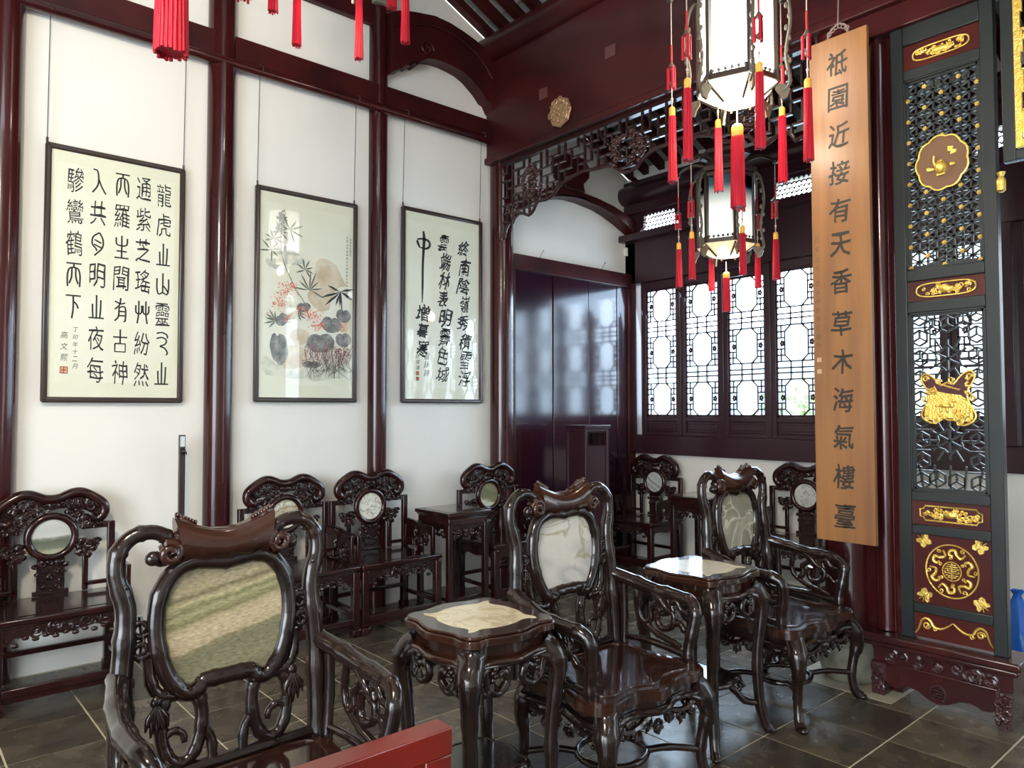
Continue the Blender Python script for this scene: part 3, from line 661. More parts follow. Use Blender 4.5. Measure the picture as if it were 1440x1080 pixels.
    m.add(A+B+C_, [tuple(x) for x in tr]+[tuple(i+2*n_ for i in x)[::-1] for x in tr]+[(i, (i+1) % n_, n_+(i+1) % n_, n_+i) for i in range(n_)]+[(n_+i, n_+(i+1) % n_, 2*n_+(i+1) % n_, 2*n_+i) for i in range(n_)])
    vs = []; fs = []; NY = 17; NR = 14
    for i in range(NY):
        y = -.14+.28*i/(NY-1); q2 = (y/.14)**2; zc = 1.116+.022*q2; rz = .050+.026*q2; rx = .046-.010*q2
        for j in range(NR):
            a = 2*PI*j/NR; vs.append((X(zc)+.008+rx*math.cos(a), y*(1+.10*math.sin(a)*abs(y)/.14), zc+rz*math.sin(a)*(1 if math.sin(a) > 0 else .86+.1*math.cos(y*90))))
    for i in range(NY-1):
        for j in range(NR): fs.append((i*NR+j, i*NR+(j+1) % NR, (i+1)*NR+(j+1) % NR, (i+1)*NR+j))
    fs += [tuple(range(NR))[::-1], tuple((NY-1)*NR+j for j in range(NR))]; m.add(vs, fs)
    for s in (-1, 1):
        for k in range(7): m.ball((X(1.2)+.004, s*(.088+.009*k), 1.192+.0045*k), .012, .006, .008, 6, 4)
        m.tube(spiral((X(1.12)+.03, s*.168, 1.112), .034, .010, 2, 1.3*s, (0, 1, 0), (0, 0, 1), 12), .014, 8)
        m.tube(yz([(s*.10, 1.19), (s*.13, 1.17), (s*.155, 1.14)]), [.012, .016, .012], 7)
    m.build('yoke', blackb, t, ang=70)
    # scrolls joining the frame to the seat and posts
    for s in (-1, 1):
        m = MB()
        for L_, r0, r1 in (([(.105,.725),(.085,.685),(.075,.63),(.082,.57),(.105,.52),(.14,.505),(.172,.53),(.188,.58),(.19,.64),(.178,.69),(.16,.715)], .021, .018),
                           ([(.222,.82),(.218,.76),(.20,.715),(.165,.70),(.12,.70)], .016, .020), ([(.188,.585),(.155,.60),(.130,.585),(.125,.56)], .014, .009), ([(.14,.505),(.155,.485),(.19,.47)], .02, .02), ([(.080,.60),(.05,.55),(.045,.47)], .015, .015)):
            P, rr = bamboo(yz([(s*y, z) for y, z in L_]), r0, 4, r1=r1, node=5); m.tube(P, rr, 9)
        m.build('back_scroll', black, t, ang=60); m = MB(); m.tube(yz([(s*.243, .94), (s*.236, .875), (s*.243, .81)]), .008, 6)
        for cy, cz in ((.243, .905), (.243, .845)):
            m.tube(spiral((X(cz), s*cy, cz), .028, .010, 0, 1.25*s, (0, 1, 0), (0, 0, 1), 12), .010, 7)
        m.build('side_curl', black, t, ang=60); m = MB(); m.ball((X(.69)+.01, s*.205, .695), .016, .018, .02, 8, 5)
        for k in range(5):   # leaf cluster
            a = -PI/2+(k-2)*.38; m.tube([V(X(.66)+.014, s*.205, .69), V(X(.64)+.02, s*.205+.035*math.cos(a), .69+.05*math.sin(a)), V(X(.6)+.014, s*.205+.045*math.cos(a), .69+.095*math.sin(a))], [.005, .011, .003], 6)
        m.build('leaf_cluster', black, t, ang=60); m = MB(); m.ball((X(1.08)+.01, s*.21, 1.10), .02, .024, .022, 8, 6)
        m.build('curl_tip', black, t, ang=60)
    m = MB(); m.tube(bamboo(yz([(-.29, .485), (0, .48), (.29, .485)]), .021, 5)[0], .021, 9)
    m.build('lower_rail', black, t, ang=60)
    # arms
    for s in (-1, 1):
        P, rr = bamboo([V(-.262, s*.30, .775), V(-.16, s*.328, .752), V(-.04, s*.345, .728), (.07, s*.348, .722), (.155, s*.338, .712), (.185, s*.325, .675), (.178, s*.312, .60), (.165, s*.305, .53), (.165, s*.302, .465)], .030, 4, r1=.024, node=5)
        m = MB().tube(P, rr, 11)
        P, rr = bamboo([V(-.20, s*.318, .735), V(-.195, s*.315, .60), V(-.19, s*.305, .47)], .017, 4); m.tube(P, rr, 8)
        P, rr = bamboo([V(-.2, s*.31, .50), V(-.05, s*.318, .505), V(.15, s*.31, .49)], .015, 4); m.tube(P, rr, 8)
        a_ = m.build('armrest', black, t, ang=60)
        m = MB()
        for L_ in ([(-.10,.735),(-.115,.68),(-.12,.62),(-.09,.58),(-.055,.60),(-.055,.65),(-.02,.675)], [(-.07,.735),(-.01,.70),(.03,.66),(.07,.64),(.06,.59),(.01,.57),(-.02,.60),(-.01,.65)], [(-.09,.58),(-.03,.545),(.03,.53),(.10,.51)], [(.15,.66),(.11,.67),(.085,.70),(.06,.685),(.07,.655)], [(.165,.60),(.13,.585),(.10,.61),(.07,.60)]):
            P, rr = bamboo([V(x, s*.33+.0*x, z) for x, z in L_], .014, 4, node=5); m.tube(P, rr, 8)
        m.build('arm_knot', black, a_, ang=60)
    return t
mm_A = strata('marble_green_banded', [(0, (0.160,0.152,0.096)), (.12, (0.200,0.190,0.112)), (.30, (0.152,0.144,0.086)), (.36, (0.192,0.167,0.092)), (.375, (0.352,0.289,0.178)), (.50, (0.400,0.334,0.211)), (.56, (0.336,0.281,0.165)), (.60, (0.160,0.144,0.066)), (.66, (0.272,0.251,0.132)), (.70, (0.160,0.152,0.073)), (.75, (0.352,0.312,0.178)), (.80, (0.136,0.114,0.059)), (.84, (0.288,0.243,0.145)), (1, (0.200,0.160,0.099))], .22, .05, 4.5, 26, .30)
mm_B = marble('marble_grey_mountain', [(0, (.46,.43,.38)), (.38, (.55,.52,.46)), (.52, (.38,.37,.35)), (.62, (.52,.50,.45)), (1, (.44,.42,.37))], 3.0, (R(30), 0, 0), 1.0, (1, .6, 1.2), wave=False, vein=(4.2, (.30,.27,.16), .9), off=(.3, .1, .35))
mm_C = marble('marble_beige_cracked', [(0, (.36,.34,.26)), (.42, (.46,.43,.33)), (.58, (.28,.27,.20)), (1, (.48,.45,.36))], 5.0, (R(-40), 0, 0), .9, (1, .7, 1), wave=False, vein=(5.0, (.76,.74,.64), .8), off=(.7, .4, .1))
marble_chair('large blackwood armchair with green banded marble back, nearest the camera at lower left', (-2.05, .845, 0), mm_A, 1.0, 'round')
marble_chair('blackwood armchair with pale grey mountain marble back, between the two marble-topped tables', (-2.05, 2.325, 0), mm_B, 1.06, 'tall')
marble_chair('blackwood armchair with tall beige marble back, farthest of the three, beside the hanging board', (-2.04, 3.675, 0), mm_C, 1.04, 'tall')

def table_outline(f):
    q = [(.235,.0),(.222,.06),(.205,.12),(.21,.165),(.195,.195),(.165,.21),(.12,.205),(.06,.222)]
    pts = []
    for k in range(4):
        a = k*PI/2
        for x, y in q: pts.append(V((x*math.cos(a)-y*math.sin(a))*f, (x*math.sin(a)+y*math.cos(a))*f, 0))
    P = cr(pts, 2, True); return [(p.x, p.y) for p in P]
def inlay_outline(f):
    q = [(.155,.0),(.15,.05),(.135,.09),(.14,.118),(.158,.138),(.138,.145),(.118,.14),(.09,.135),(.05,.15)]
    pts = []
    for k in range(4):
        a = k*PI/2
        for x, y in q: pts.append(V((x*math.cos(a)-y*math.sin(a))*f, (x*math.sin(a)+y*math.cos(a))*f, 0))
    P = cr(pts, 2, True); return [(p.x, p.y) for p in P]
def marble_table(label, loc, mm):
    t = thing('marble_topped_tea_table', label, 'table', loc)
    h = .78
    m = MB().prism(table_outline(1), (0, 0, h-.04), (1, 0, 0), (0, 1, 0), (0, 0, 1), .028).prism(table_outline(.965), (0, 0, h-.012), (1, 0, 0), (0, 1, 0), (0, 0, 1), .012)
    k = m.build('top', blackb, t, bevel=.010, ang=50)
    MB().prism(inlay_outline(1.), (0, 0, h), (1, 0, 0), (0, 1, 0), (0, 0, 1), .0015).build('marble_inlay', mm, k)
    m = MB().prism(table_outline(.86), (0, 0, h-.10), (1, 0, 0), (0, 1, 0), (0, 0, 1), .062)
    m.tube([V(x, y, h-.10) for x, y in table_outline(.93)], .013, 8, True); m.build('waist', blackb, t, bevel=.006, ang=50)
    for k in range(4):
        a = PI/4+k*PI/2; d = V(math.cos(a), math.sin(a), 0)
        rad = [(.225, .69), (.268, .655), (.285, .60), (.275, .50), (.262, .38), (.262, .25), (.275, .12), (.300, .04), (.318, .015)]
        P = cr([d*r_+V(0, 0, z) for r_, z in rad], 4); n_ = len(P); rr = [.050, .046, .036, .029, .026, .025, .024, .023, .024]
        r_ = []
        for i in range(n_):
            g = i/(n_-1)*8; j = min(int(g), 7); q = rr[j]+(rr[j+1]-rr[j])*(g-j); r_.append(q*(1.12 if i % 6 == 0 else 1))
        m = MB().tube(P, r_, 10)
        for sd in (-1, 1):
            e = V(math.cos(a+sd*PI*.75), math.sin(a+sd*PI*.75), 0)
            Q = cr([d*.275+V(0, 0, .635), d*.27+e*.05+V(0, 0, .655), d*.262+e*.10+V(0, 0, .672)], 3); m.tube(Q, [.034-.004*i for i in range(len(Q))], 7)
        m.ball(d*.325+V(0, 0, .016), .024, .024, .016, 8, 5)
        m.build('leg', black, t, ang=60)
    for k in range(4):
        a = k*PI/2; d = V(math.cos(a), math.sin(a), 0); e = V(-math.sin(a), math.cos(a), 0); m = MB()
        c = d*.195
        for s in (-1, 1):
            P, rr = bamboo([c+e*s*.135+V(0, 0, .655), c+e*s*.12+V(0, 0, .60), c+e*s*.075+V(0, 0, .575), c+e*s*.035+V(0, 0, .605), c+e*s*.05+V(0, 0, .645), c+e*s*.075+V(0, 0, .635)], .015, 4, node=5); m.tube(P, rr, 8)
            for q in range(4): m.ball(c+d*.006+e*s*(.09+.012*(q % 2))+V(0, 0, .66-.012*q), .012, .012, .010, 6, 4)
            for q in range(3): m.tube([c+e*s*.10+V(0, 0, .62), c+d*.01+e*s*(.085+.02*q)+V(0, 0, .59), c+e*s*(.075+.03*q)+V(0, 0, .57)], [.004, .009, .003], 5)
        m.tube([c+e*.15+V(0, 0, .672), c+V(0, 0, .662), c-e*.15+V(0, 0, .672)], .011, 7)
        m.build('apron', black, t, ang=60)
    # low shelf on curling branches
    m = MB().prism(table_outline(.62), (0, 0, .245), (1, 0, 0), (0, 1, 0), (0, 0, 1), .022); m.tube([V(x, y, .256) for x, y in table_outline(.63)], .014, 8, True)
    m.build('shelf', black, t, ang=50)
    m = MB()
    for k in range(4):
        a = PI/4+k*PI/2; d = V(math.cos(a), math.sin(a), 0)
        P, rr = bamboo([d*.10+V(0, 0, .24), d*.15+V(0, 0, .20), d*.20+V(0, 0, .15), d*.262+V(0, 0, .14)], .016, 4); m.tube(P, rr, 8)
        m.tube(spiral(d*.165+V(0, 0, .215), .032, .012, 0, 1.2, d, (0, 0, 1), 10), .011, 7)
    m.build('stretcher', black, t, ang=60)
    return t
mt1 = marble('marble_cream_veined', [(0, (.66,.57,.37)), (.5, (.72,.63,.44)), (.64, (.50,.42,.24)), (1, (.70,.61,.42))], 5, (0, 0, 0), 1.2, wave=False, vein=(7, (.42,.35,.2), .6))
mt2 = marble('marble_cream_plain', [(0, (.68,.60,.42)), (.5, (.74,.67,.50)), (.7, (.60,.53,.36)), (1, (.72,.65,.48))], 3, (0, 0, 0), .8, wave=False, vein=(5, (.55,.47,.3), .5), off=(.4, .2, .6))
marble_table('tea table with a faintly veined cream marble top, nearer one, beside the large foreground chair', (-2.135, 1.70, 0), mt1)
marble_table('tea table whose cream marble top shines with window light, before the farthest marble-backed chair', (-2.10, 3.03, 0), mt2)

# ------------------------------------------------------------------ framed works on the white wall
XF = -5.10
def framed(name, label, y0, y1, z0, z1, wires):
    t = thing(name, label, 'picture', (XF, (y0+y1)/2, z0))
    W = (y1-y0)/2; H = z1-z0; b = .034
    m = MB()
    path = []
    for cy, cz, a0 in ((W-.03, .03, -90), (W-.03, H-.03, 0), (-W+.03, H-.03, 90), (-W+.03, .03, 180)):
        for k in range(4): a = R(a0+k*30); path.append((cy+.03*math.cos(a), cz+.03*math.sin(a)))
    inn = [(W-b, b), (W-b, H-b), (-W+b, H-b), (-W+b, b)]
    for (a, c_, d, e) in ((-W, W, 0, b), (-W, W, H-b, H)): m.box(.0, .038, a+.004, c_-.004, d, e)
    m.box(0, .038, -W, -W+b, .004, H-.004).box(0, .038, W-b, W, .004, H-.004)
    m.build('frame', framew, t, bevel=.010)
    MB().box(.005, .022, -W+b, W-b, b, H-b).build('mount', paper, t)
    MB().box(.022, .0225, -W+b+.03, W-b-.03, b+.09, H-b-.07).build('sheet', paper2, t)
    for y, zt in wires:
        yy = y-(y0+y1)/2
        MB().tube([(.018, yy, H-.01), (.018, yy, H+.028)], .007, 8).build('hanger', framew, t)
        MB().tube([(.018, yy, H+.02), (.040, yy, zt-z0-.03), (.09, yy, zt-z0+.01)], .0028, 5).build('wire', steel, t)
        hk = MB().tube([(.07, yy-.012, zt-z0+.045), (.10, yy, zt-z0+.03), (.098, yy, zt-z0-.0), (.088, yy+.012, zt-z0+.005)], .003, 5).build('hook', steel, t)
    return t
def art(t, z0, yc):  # plane of the sheet in the picture's own space
    return V(.0232, -yc, -z0), V(0, 1, 0), V(0, 0, 1)
SEAL = {'之': [[(.0,.03),(1.,.03)],[(.5,.03),(.5,1)],[(.24,.62),(.25,.35),(.28,.05)],[(.78,.80),(.77,.4),(.72,.05)]],
 '山': [[(.5,.12),(.5,1)],[(.08,.75),(.08,.3),(.2,.05),(.5,.12),(.8,.05),(.92,.3),(.92,.75)],[(.5,.45),(.72,.3),(.92,.1)]],
 '人': [[(.15,1),(.42,.95),(.5,.6),(.42,.3),(.1,.0)],[(.5,.62),(.7,.3),(.98,.0)]],
 '下': [[(.02,.95),(.98,.95)],[(.5,.95),(.5,.4),(.42,.0)],[(.5,.72),(.7,.6),(.82,.42)]],
 '而': [[(.02,.97),(.98,.97)],[(.5,.97),(.5,.78)],[(.12,.0),(.10,.45),(.22,.74),(.5,.8),(.78,.74),(.90,.45),(.88,.0)],[(.38,.78),(.36,.4),(.22,.12)],[(.62,.78),(.64,.4),(.78,.12)]],
 '月': [[(.62,1),(.22,.8),(.15,.5),(.4,.3),(.45,.2)],[(.62,1),(.85,.7),(.8,.35),(.3,.0)],[(.3,.68),(.75,.55)],[(.26,.48),(.78,.35)]],
 '艸': [[(.25,1),(.25,.45),(.15,.0)],[(.05,.8),(.06,.5),(.25,.42),(.44,.5),(.45,.8)],[(.75,1),(.75,.45),(.85,.0)],[(.55,.8),(.56,.5),(.75,.42),(.94,.5),(.95,.8)]],
 '生': [[(.02,.03),(.98,.03)],[(.5,.03),(.5,1)],[(.12,.9),(.16,.62),(.5,.56),(.84,.62),(.88,.9)],[(.15,.32),(.85,.32)]],
 '古': [[(.02,.66),(.98,.66)],[(.5,1),(.5,.38)],[(.15,.38),(.85,.38),(.85,.03),(.15,.03),(.15,.38)]],
 '气': [[(.1,.95),(.5,1),(.85,.9),(.9,.75)],[(.1,.72),(.5,.78),(.8,.68),(.75,.5),(.35,.38)],[(.35,.38),(.7,.3),(.9,.1),(.8,.0)]],
 '有': [[(.1,.85),(.5,.75),(.8,.8)],[(.5,1),(.42,.7),(.1,.5)],[(.4,.6),(.35,.2),(.1,.0)],[(.4,.6),(.8,.6),(.82,.05),(.7,.0)],[(.38,.42),(.8,.42)],[(.36,.24),(.8,.24)]]}
def seal_char(mb, ch, cx, cy, w_, h, o, u, v, t):
    for st in SEAL[ch]:
        straight = len(st) == 2 or ch == '古'
        P = [V(*p, 0) for p in st] if straight else cr([V(*p, 0) for p in st], 4)
        P = [Vector(o)+Vector(u)*(cx+(p.x-.5)*w_)+Vector(v)*(cy+(p.y-.5)*h) for p in P]
        Q = [p for p in P]; L_ = []; R_ = []
        for i in range(len(Q)):
            d = (Q[min(i+1, len(Q)-1)]-Q[max(i-1, 0)]).normalized(); nn = V(0, -d.z, d.y)*t/2; L_.append(Q[i]+nn); R_.append(Q[i]-nn)
        n_ = len(Q); mb.add(L_+R_, [(i, i+1, n_+i+1, n_+i) for i in range(n_-1)])
f1 = framed('framed_seal_script', 'widest framed calligraphy of five columns in thin seal script, leftmost on the white wall', .755, 1.55, 1.58, 3.13, [(.765, 3.90), (1.54, 3.90)])
o, u, v = art(f1, 1.58, 1.1525)
m = MB()
cols = [(1.42, '龍虎之山靈气之', 2.93, 1.77), (1.30, '通紫芝瑤艸紛然', 2.95, 1.76), (1.175, '而羅生聞有古神', 2.95, 1.77), (1.04, '人共月明之夜每', 2.945, 1.78), (.915, '驂鸞鶴而下', 2.93, 2.16)]
for x, s, za, zb in cols:
    n = len(s)
    for i, ch in enumerate(s):
        z = za+(zb-za)*i/(n-1)+.0; (seal_char(m, ch, x, z, .084, .145, o, u, v, .0095) if ch in SEAL else write(m, ch, x, z, .088, .148, o, u, v, thin=.0, wob=.03)); m.build('character', ink, f1, ang=80); m = MB()
for x, s, za, zb, sz in ((.93, '丁卯年十二月', 2.02, 1.80, .026), (.872, '高文熙', 1.985, 1.85, .036)):
    for i, ch in enumerate(s): write(m, ch, x, za+(zb-za)*i/(len(s)-1), sz, sz*1.15, o, u, v, keep=True, shear=.12)
m.build('small_inscription', ink, f1, ang=80, kind='stuff')
seal = mat('seal_red', (.55, .12, .06), .6)
def seal_mb(t, o, u, v, x, z, s, name='seal'):
    q = MB()
    for a, b_, c_, d in ((-s, s, s-.006, s), (-s, s, -s, -s+.006), (-s, -s+.006, -s, s), (s-.006, s, -s, s), (-.004, .004, -s, s), (-s*.6, s*.6, -.003, .003), (-s*.6, -s*.4, -s*.7, s*.6), (s*.4, s*.6, -s*.5, s*.7)):
        q.add([o+u*(x+p)+v*(z+r_)+V(.0003, 0, 0) for p, r_ in ((a, c_), (b_, c_), (b_, d), (a, d))], [(0, 1, 2, 3)])
    q.build(name, seal, t)
seal_mb(f1, o, u, v, .872, 1.775, .021)
# painting
f2 = framed('framed_flower_painting', 'framed ink painting of bamboo leaves, rocks and red blossoms, middle one of three', 2.025, 2.83, 1.59, 3.13, [(2.04, 3.92), (2.805, 3.92)])
o, u, v = art(f2, 1.59, 2.4275)
def PX(px, py):   # crop position on the photographed painting -> wall metres
    tp = 78+(px-85)*72/400; return 2.06+(px-85)/400*.74, 3.095-(py-tp)/(985-tp)*1.47
c_wash = mat('wash_pale_green', (.52, .55, .43), .6, c2=(.70, .71, .58), scale=14, lo=.35, hi=.6, coat=1, coatr=.02)
c_rock = mat('wash_tan_rock', (.55, .43, .27), .6, c2=(.70, .64, .49), scale=9, coat=1, coatr=.02)
c_leaf = mat('ink_grey_leaf', (.10, .12, .12), .6, c2=(.36, .35, .32), scale=22, lo=.3, hi=.7, coat=1, coatr=.02)
c_dark = mat('ink_dark_leaf', (.03, .035, .03), .6, coat=1, coatr=.02)
c_mid = mat('ink_mid_leaf', (.13, .16, .13), .6, coat=1, coatr=.02)
c_flow = mat('wash_grey_flower', (.46, .49, .42), .6, c2=(.66, .67, .56), scale=16, coat=1, coatr=.02)
c_red = mat('blossom_red', (.72, .10, .08), .6, c2=(.78, .30, .24), scale=40, coat=1, coatr=.02)
c_pink = mat('grass_maroon', (.22, .08, .09), .6)
lay = [0]; lay_id = [0]; lay_base = [0.]; keep_ = []
def poly(mb, pts, jit=0):
    lay[0] += 1
    if id(mb) != lay_id[0]: lay_id[0] = id(mb); keep_.append(mb); lay_base[0] += .00014
    d = lay_base[0]+.00001*(lay[0] % 9)
    P = [o+u*a+v*b_+V(d, 0, 0) for a, b_ in pts]; tr = tessellate_polygon([[V(a, b_, 0) for a, b_ in pts]]); mb.add(P, [tuple(x) for x in tr])
def blob(mb, px, py, rx, ry, rot=0, n=14, w_=.12, sd=1):
    q = random.Random(int(px*7+py+sd)); x, y = PX(px, py); pts = []
    for i in range(n):
        a = 2*PI*i/n; k = 1+q.uniform(-w_, w_); dx = rx*k*math.cos(a)*.00185; dy = ry*k*math.sin(a)*.00168
        pts.append((x+dx*math.cos(rot)-dy*math.sin(rot), y+dx*math.sin(rot)+dy*math.cos(rot)))
    poly(mb, pts)
def blade(mb, px, py, ang, L_, w_):
    x, y = PX(px, py); a = R(ang); dx, dy = math.cos(a), math.sin(a); L_ *= .00178; w_ *= .00178
    poly(mb, [(x, y), (x+dx*L_*.35-dy*w_, y+dy*L_*.35+dx*w_), (x+dx*L_*.7-dy*w_*.7, y+dy*L_*.7+dx*w_*.7), (x+dx*L_, y+dy*L_), (x+dx*L_*.6+dy*w_*.8, y+dy*L_*.6-dx*w_*.8)])
def line(mb, pts, w_):
    P = cr([V(*PX(*p), 0) for p in pts], 4); w_ *= .00178
    for a, b_ in zip(P, P[1:]):
        d = (b_-a).normalized(); nn = V(-d.y, d.x, 0)*w_/2; poly(mb, [((a-nn).x, (a-nn).y), ((b_-nn).x, (b_-nn).y), ((b_+nn).x, (b_+nn).y), ((a+nn).x, (a+nn).y)])
m = MB(); [blob(m, *a) for a in [(150,865,55,28),(230,880,70,26),(330,885,80,30),(420,860,50,40),(120,840,28,22),(110,820,18,14)]]; m.build('ground_wash', c_wash, f2)
m = MB(); poly(m, [PX(*p) for p in ((300,500),(308,450),(315,395),(330,376),(360,374),(385,388),(405,402),(420,430),(440,470),(455,495),(420,500),(400,520),(385,560),(375,600),(340,610),(310,590),(285,560),(280,530))])
poly(m, [PX(*p) for p in ((175,840),(185,800),(205,760),(240,755),(275,775),(285,820),(270,850),(220,862),(185,858))]); blob(m, 250, 720, 38, 40); blob(m, 440, 660, 30, 40); m.build('rock', c_rock, f2)
m = MB(); [blob(m, *a, 12, .2) for a in [(185,350,30,28,.4),(215,370,34,34,.2),(240,385,28,20,0),(180,390,26,22,1),(150,400,22,24,0),(125,395,18,18,0),(160,250,14,22,0)]]; m.build('pale_flower', c_flow, f2)
c_vein = mat('ink_vein', (.05, .06, .06), .6)
for a in [(165,770,36,72,.15),(440,730,36,34,.2),(340,745,62,46,.1),(385,665,46,38,-.1),(440,625,34,32,0),(175,645,28,26,.7),(265,590,30,22,.2),(300,840,40,16,0)]:
    m = MB(); q = random.Random(int(a[0])); x, y = PX(a[0], a[1]); pts = []; n = 22
    for i in range(n):
        an = 2*PI*i/n+.14; k = (1+q.uniform(-.05, .05))*(1-.28*math.exp(-((an-PI/2)**2)*14)); dx = a[2]*k*math.cos(an)*.00185; dy = a[3]*k*math.sin(an)*.00168
        pts.append((x+dx*math.cos(a[4])-dy*math.sin(a[4]), y+dx*math.sin(a[4])+dy*math.cos(a[4])))
    poly(m, pts); lf_ = m.build('lotus_leaf', c_leaf, f2); m = MB()
    for i in range(1, n, 3):
        p = V(pts[i][0], pts[i][1], 0); c_ = V(x, y+a[3]*.0006, 0); d = (p-c_).normalized(); nn = V(-d.y, d.x, 0)*.0011; e = c_+(p-c_)*.86
        m.add([o+u*b_.x+v*b_.y+V(lay_base[0]+.0001, 0, 0) for b_ in (c_-nn, e-nn*.3, e+nn*.3, c_+nn)], [(0, 1, 2, 3)])
    m.build('leaf_vein', c_vein, lf_, kind='stuff')
m = MB()
q = random.Random(5)
for bx, by, n, L_, lo_, hi_ in ((205,252,6,58,-70,200),(140,290,7,52,-60,240),(130,340,7,50,-80,230),(270,425,7,52,-60,240),(290,515,8,84,-20,210),(172,205,9,26,0,180),(165,260,7,40,-40,220),(240,620,5,40,-60,100),(150,650,6,50,90,260)):
    for i in range(n): blade(m, bx, by, lo_+(hi_-lo_)*i/n+q.uniform(-8, 8), L_*q.uniform(.7, 1.1), 4.2)
for i in range(34): blade(m, 170+q.uniform(-10, 10), 205+q.uniform(-30, 50), q.uniform(20, 160), 16, 3)
line(m, [(172,210),(168,300),(172,360),(190,420),(212,470),(235,520),(262,560),(290,640)], 3.2); m.build('bamboo_leaf', c_mid, f2)
m = MB()
for a in (200, 222, 250, 335, 15, 160, 268, -30): blade(m, 425, 520, a, 100 if a in (222, 200) else 66, 6)
line(m, [(425,520),(430,560),(432,600)], 5)
for i in range(46): x = q.uniform(285, 460); line(m, [(x, q.uniform(800, 850)), (x+q.uniform(-20, 20), q.uniform(830, 870)), (x+q.uniform(-45, 45), q.uniform(860, 905))], 1.4)
m.build('dark_leaf', c_dark, f2)
m = MB()
for cx_, cy_, sx_, sy_, n in ((190,520,38,34,46),(165,570,34,36,40),(215,500,20,18,20),(300,625,44,26,50),(325,670,34,30,44),(255,600,30,16,16),(440,670,24,22,16),(200,640,14,24,12)):
    for i in range(int(n*1.7)): blob(m, q.gauss(cx_, sx_*.5), q.gauss(cy_, sy_*.5), q.uniform(1.4, 3.4), q.uniform(1.4, 3.4), 0, 6)
m.build('red_blossom', c_red, f2)
m = MB()
for i in range(90):
    x = q.uniform(270, 465); y = 760+q.uniform(0, 70); line(m, [(x, y+30), (x+q.uniform(-15, 15), y), (x+q.uniform(-30, 30), y-q.uniform(0, 28))], 1.5)
for i in range(50): blob(m, q.uniform(400, 468), q.uniform(770, 810), 3, 3, 0, 6)
m.build('grass', c_pink, f2)
m = MB()
for x_, s, ya, yb in ((2.745, '長夏山中無事寫此以遣興時在庚申初秋', 2.855, 2.43), (2.772, '遠浦先生雅正', 2.845, 2.73)):
    for i, ch in enumerate(s): write(m, ch, x_, ya+(yb-ya)*i/(len(s)-1), .015, .019, o, u, v, keep=True)
m.build('small_inscription', ink, f2, ang=80, kind='stuff')
f3 = framed('framed_running_script', 'narrow framed calligraphy of three columns in thick running script, right one of three', 3.235, 4.07, 1.59, 3.20, [(3.25, 3.93), (4.05, 3.94)])
o, u, v = art(f3, 1.59, 3.6525)
def bold(mb, ch, x, z, w_, h, o, u, v, d, sh, wb):
    for k, (a, b_) in enumerate(((-d, -d), (d, -d), (d, d), (-d, d), (0, 0))):
        write(mb, ch, x+a, z+b_, w_, h, o+Vector(u).cross(Vector(v))*(.00004*k), u, v, shear=sh, wob=wb)
m = MB(); q = random.Random(3)
for x, s, za, zb in ((3.875, '終南陰嶺秀積雪浮', 2.93, 1.80), (3.665, '雲端林表明霽色城', 2.95, 1.83)):
    for i, ch in enumerate(s):
        z = za+(zb-za)*i/(len(s)-1); bold(m, ch, x+q.uniform(-.015, .015), z, q.uniform(.085, .125), q.uniform(.12, .15), o, u, v, q.choice((.0003, .0008, .0018)), q.uniform(.15, .3), .06); m.build('character', ink, f3, ang=80); m = MB()
    P = cr([V(.0236, x-3.6525+.03*math.sin(i*2.1), za-1.59+(zb-za)*i/10) for i in range(11)], 4)
    for a, b_ in zip(P, P[1:]):
        d = (b_-a).normalized(); nn = V(0, -d.z, d.y)*.0022; m.add([a-nn, b_-nn, b_+nn, a+nn], [(0, 1, 2, 3)])
for ch, z, w_, h in (('增', 2.335, .15, .15), ('暮', 2.19, .12, .12), ('寒', 2.04, .125, .15)): bold(m, ch, 3.445, z, w_*.85, h*.9, o, u, v, .0025, .2, .05); m.build('character', ink, f3, ang=80); m = MB()
# the long-tailed character at the head of the last column
def stroke(pts, ws):
    P = [o+u*a+v*b_+V(.0001, 0, 0) for a, b_ in pts]
    C_ = cr(P, 5); n_ = len(C_)
    for i in range(n_-1):
        g0 = i/(n_-1)*(len(ws)-1); g1 = (i+1)/(n_-1)*(len(ws)-1)
        w0 = ws[int(g0)]+(ws[min(int(g0)+1, len(ws)-1)]-ws[int(g0)])*(g0-int(g0)); w1 = ws[min(int(g1), len(ws)-1)]+(ws[min(int(g1)+1, len(ws)-1)]-ws[min(int(g1), len(ws)-1)])*(g1-int(g1))
        a, b_ = C_[i], C_[i+1]; d = (b_-a).normalized(); nn = V(0, -d.z, d.y); m.add([a-nn*w0, b_-nn*w1, b_+nn*w1, a+nn*w0], [(0, 1, 2, 3)])
stroke([(3.447, 3.02), (3.455, 2.95), (3.443, 2.75), (3.441, 2.55), (3.438, 2.42)], [.010, .015, .011, .010, .004])
stroke([(3.385, 2.935), (3.40, 2.90), (3.415, 2.875)], [.012, .012, .006]); stroke([(3.385, 2.945), (3.45, 2.955), (3.505, 2.94), (3.51, 2.90), (3.47, 2.875), (3.42, 2.88)], [.006, .009, .012, .012, .009, .006])
m.build('character', ink, f3, ang=80); m = MB()
for x, s, za, zb, sz in ((3.485, '祖詠詩', 1.98, 1.84, .05), (3.395, '許偉鴻', 1.975, 1.88, .035)):
    for i, ch in enumerate(s): write(m, ch, x, za+(zb-za)*i/(len(s)-1), sz, sz*1.1, o, u, v, keep=True, shear=.25)
m.build('small_inscription', ink, f3, ang=80, kind='stuff')
seal_mb(f3, o, u, v, 3.393, 1.835, .016); seal_mb(f3, o, u, v, 3.393, 1.79, .015)
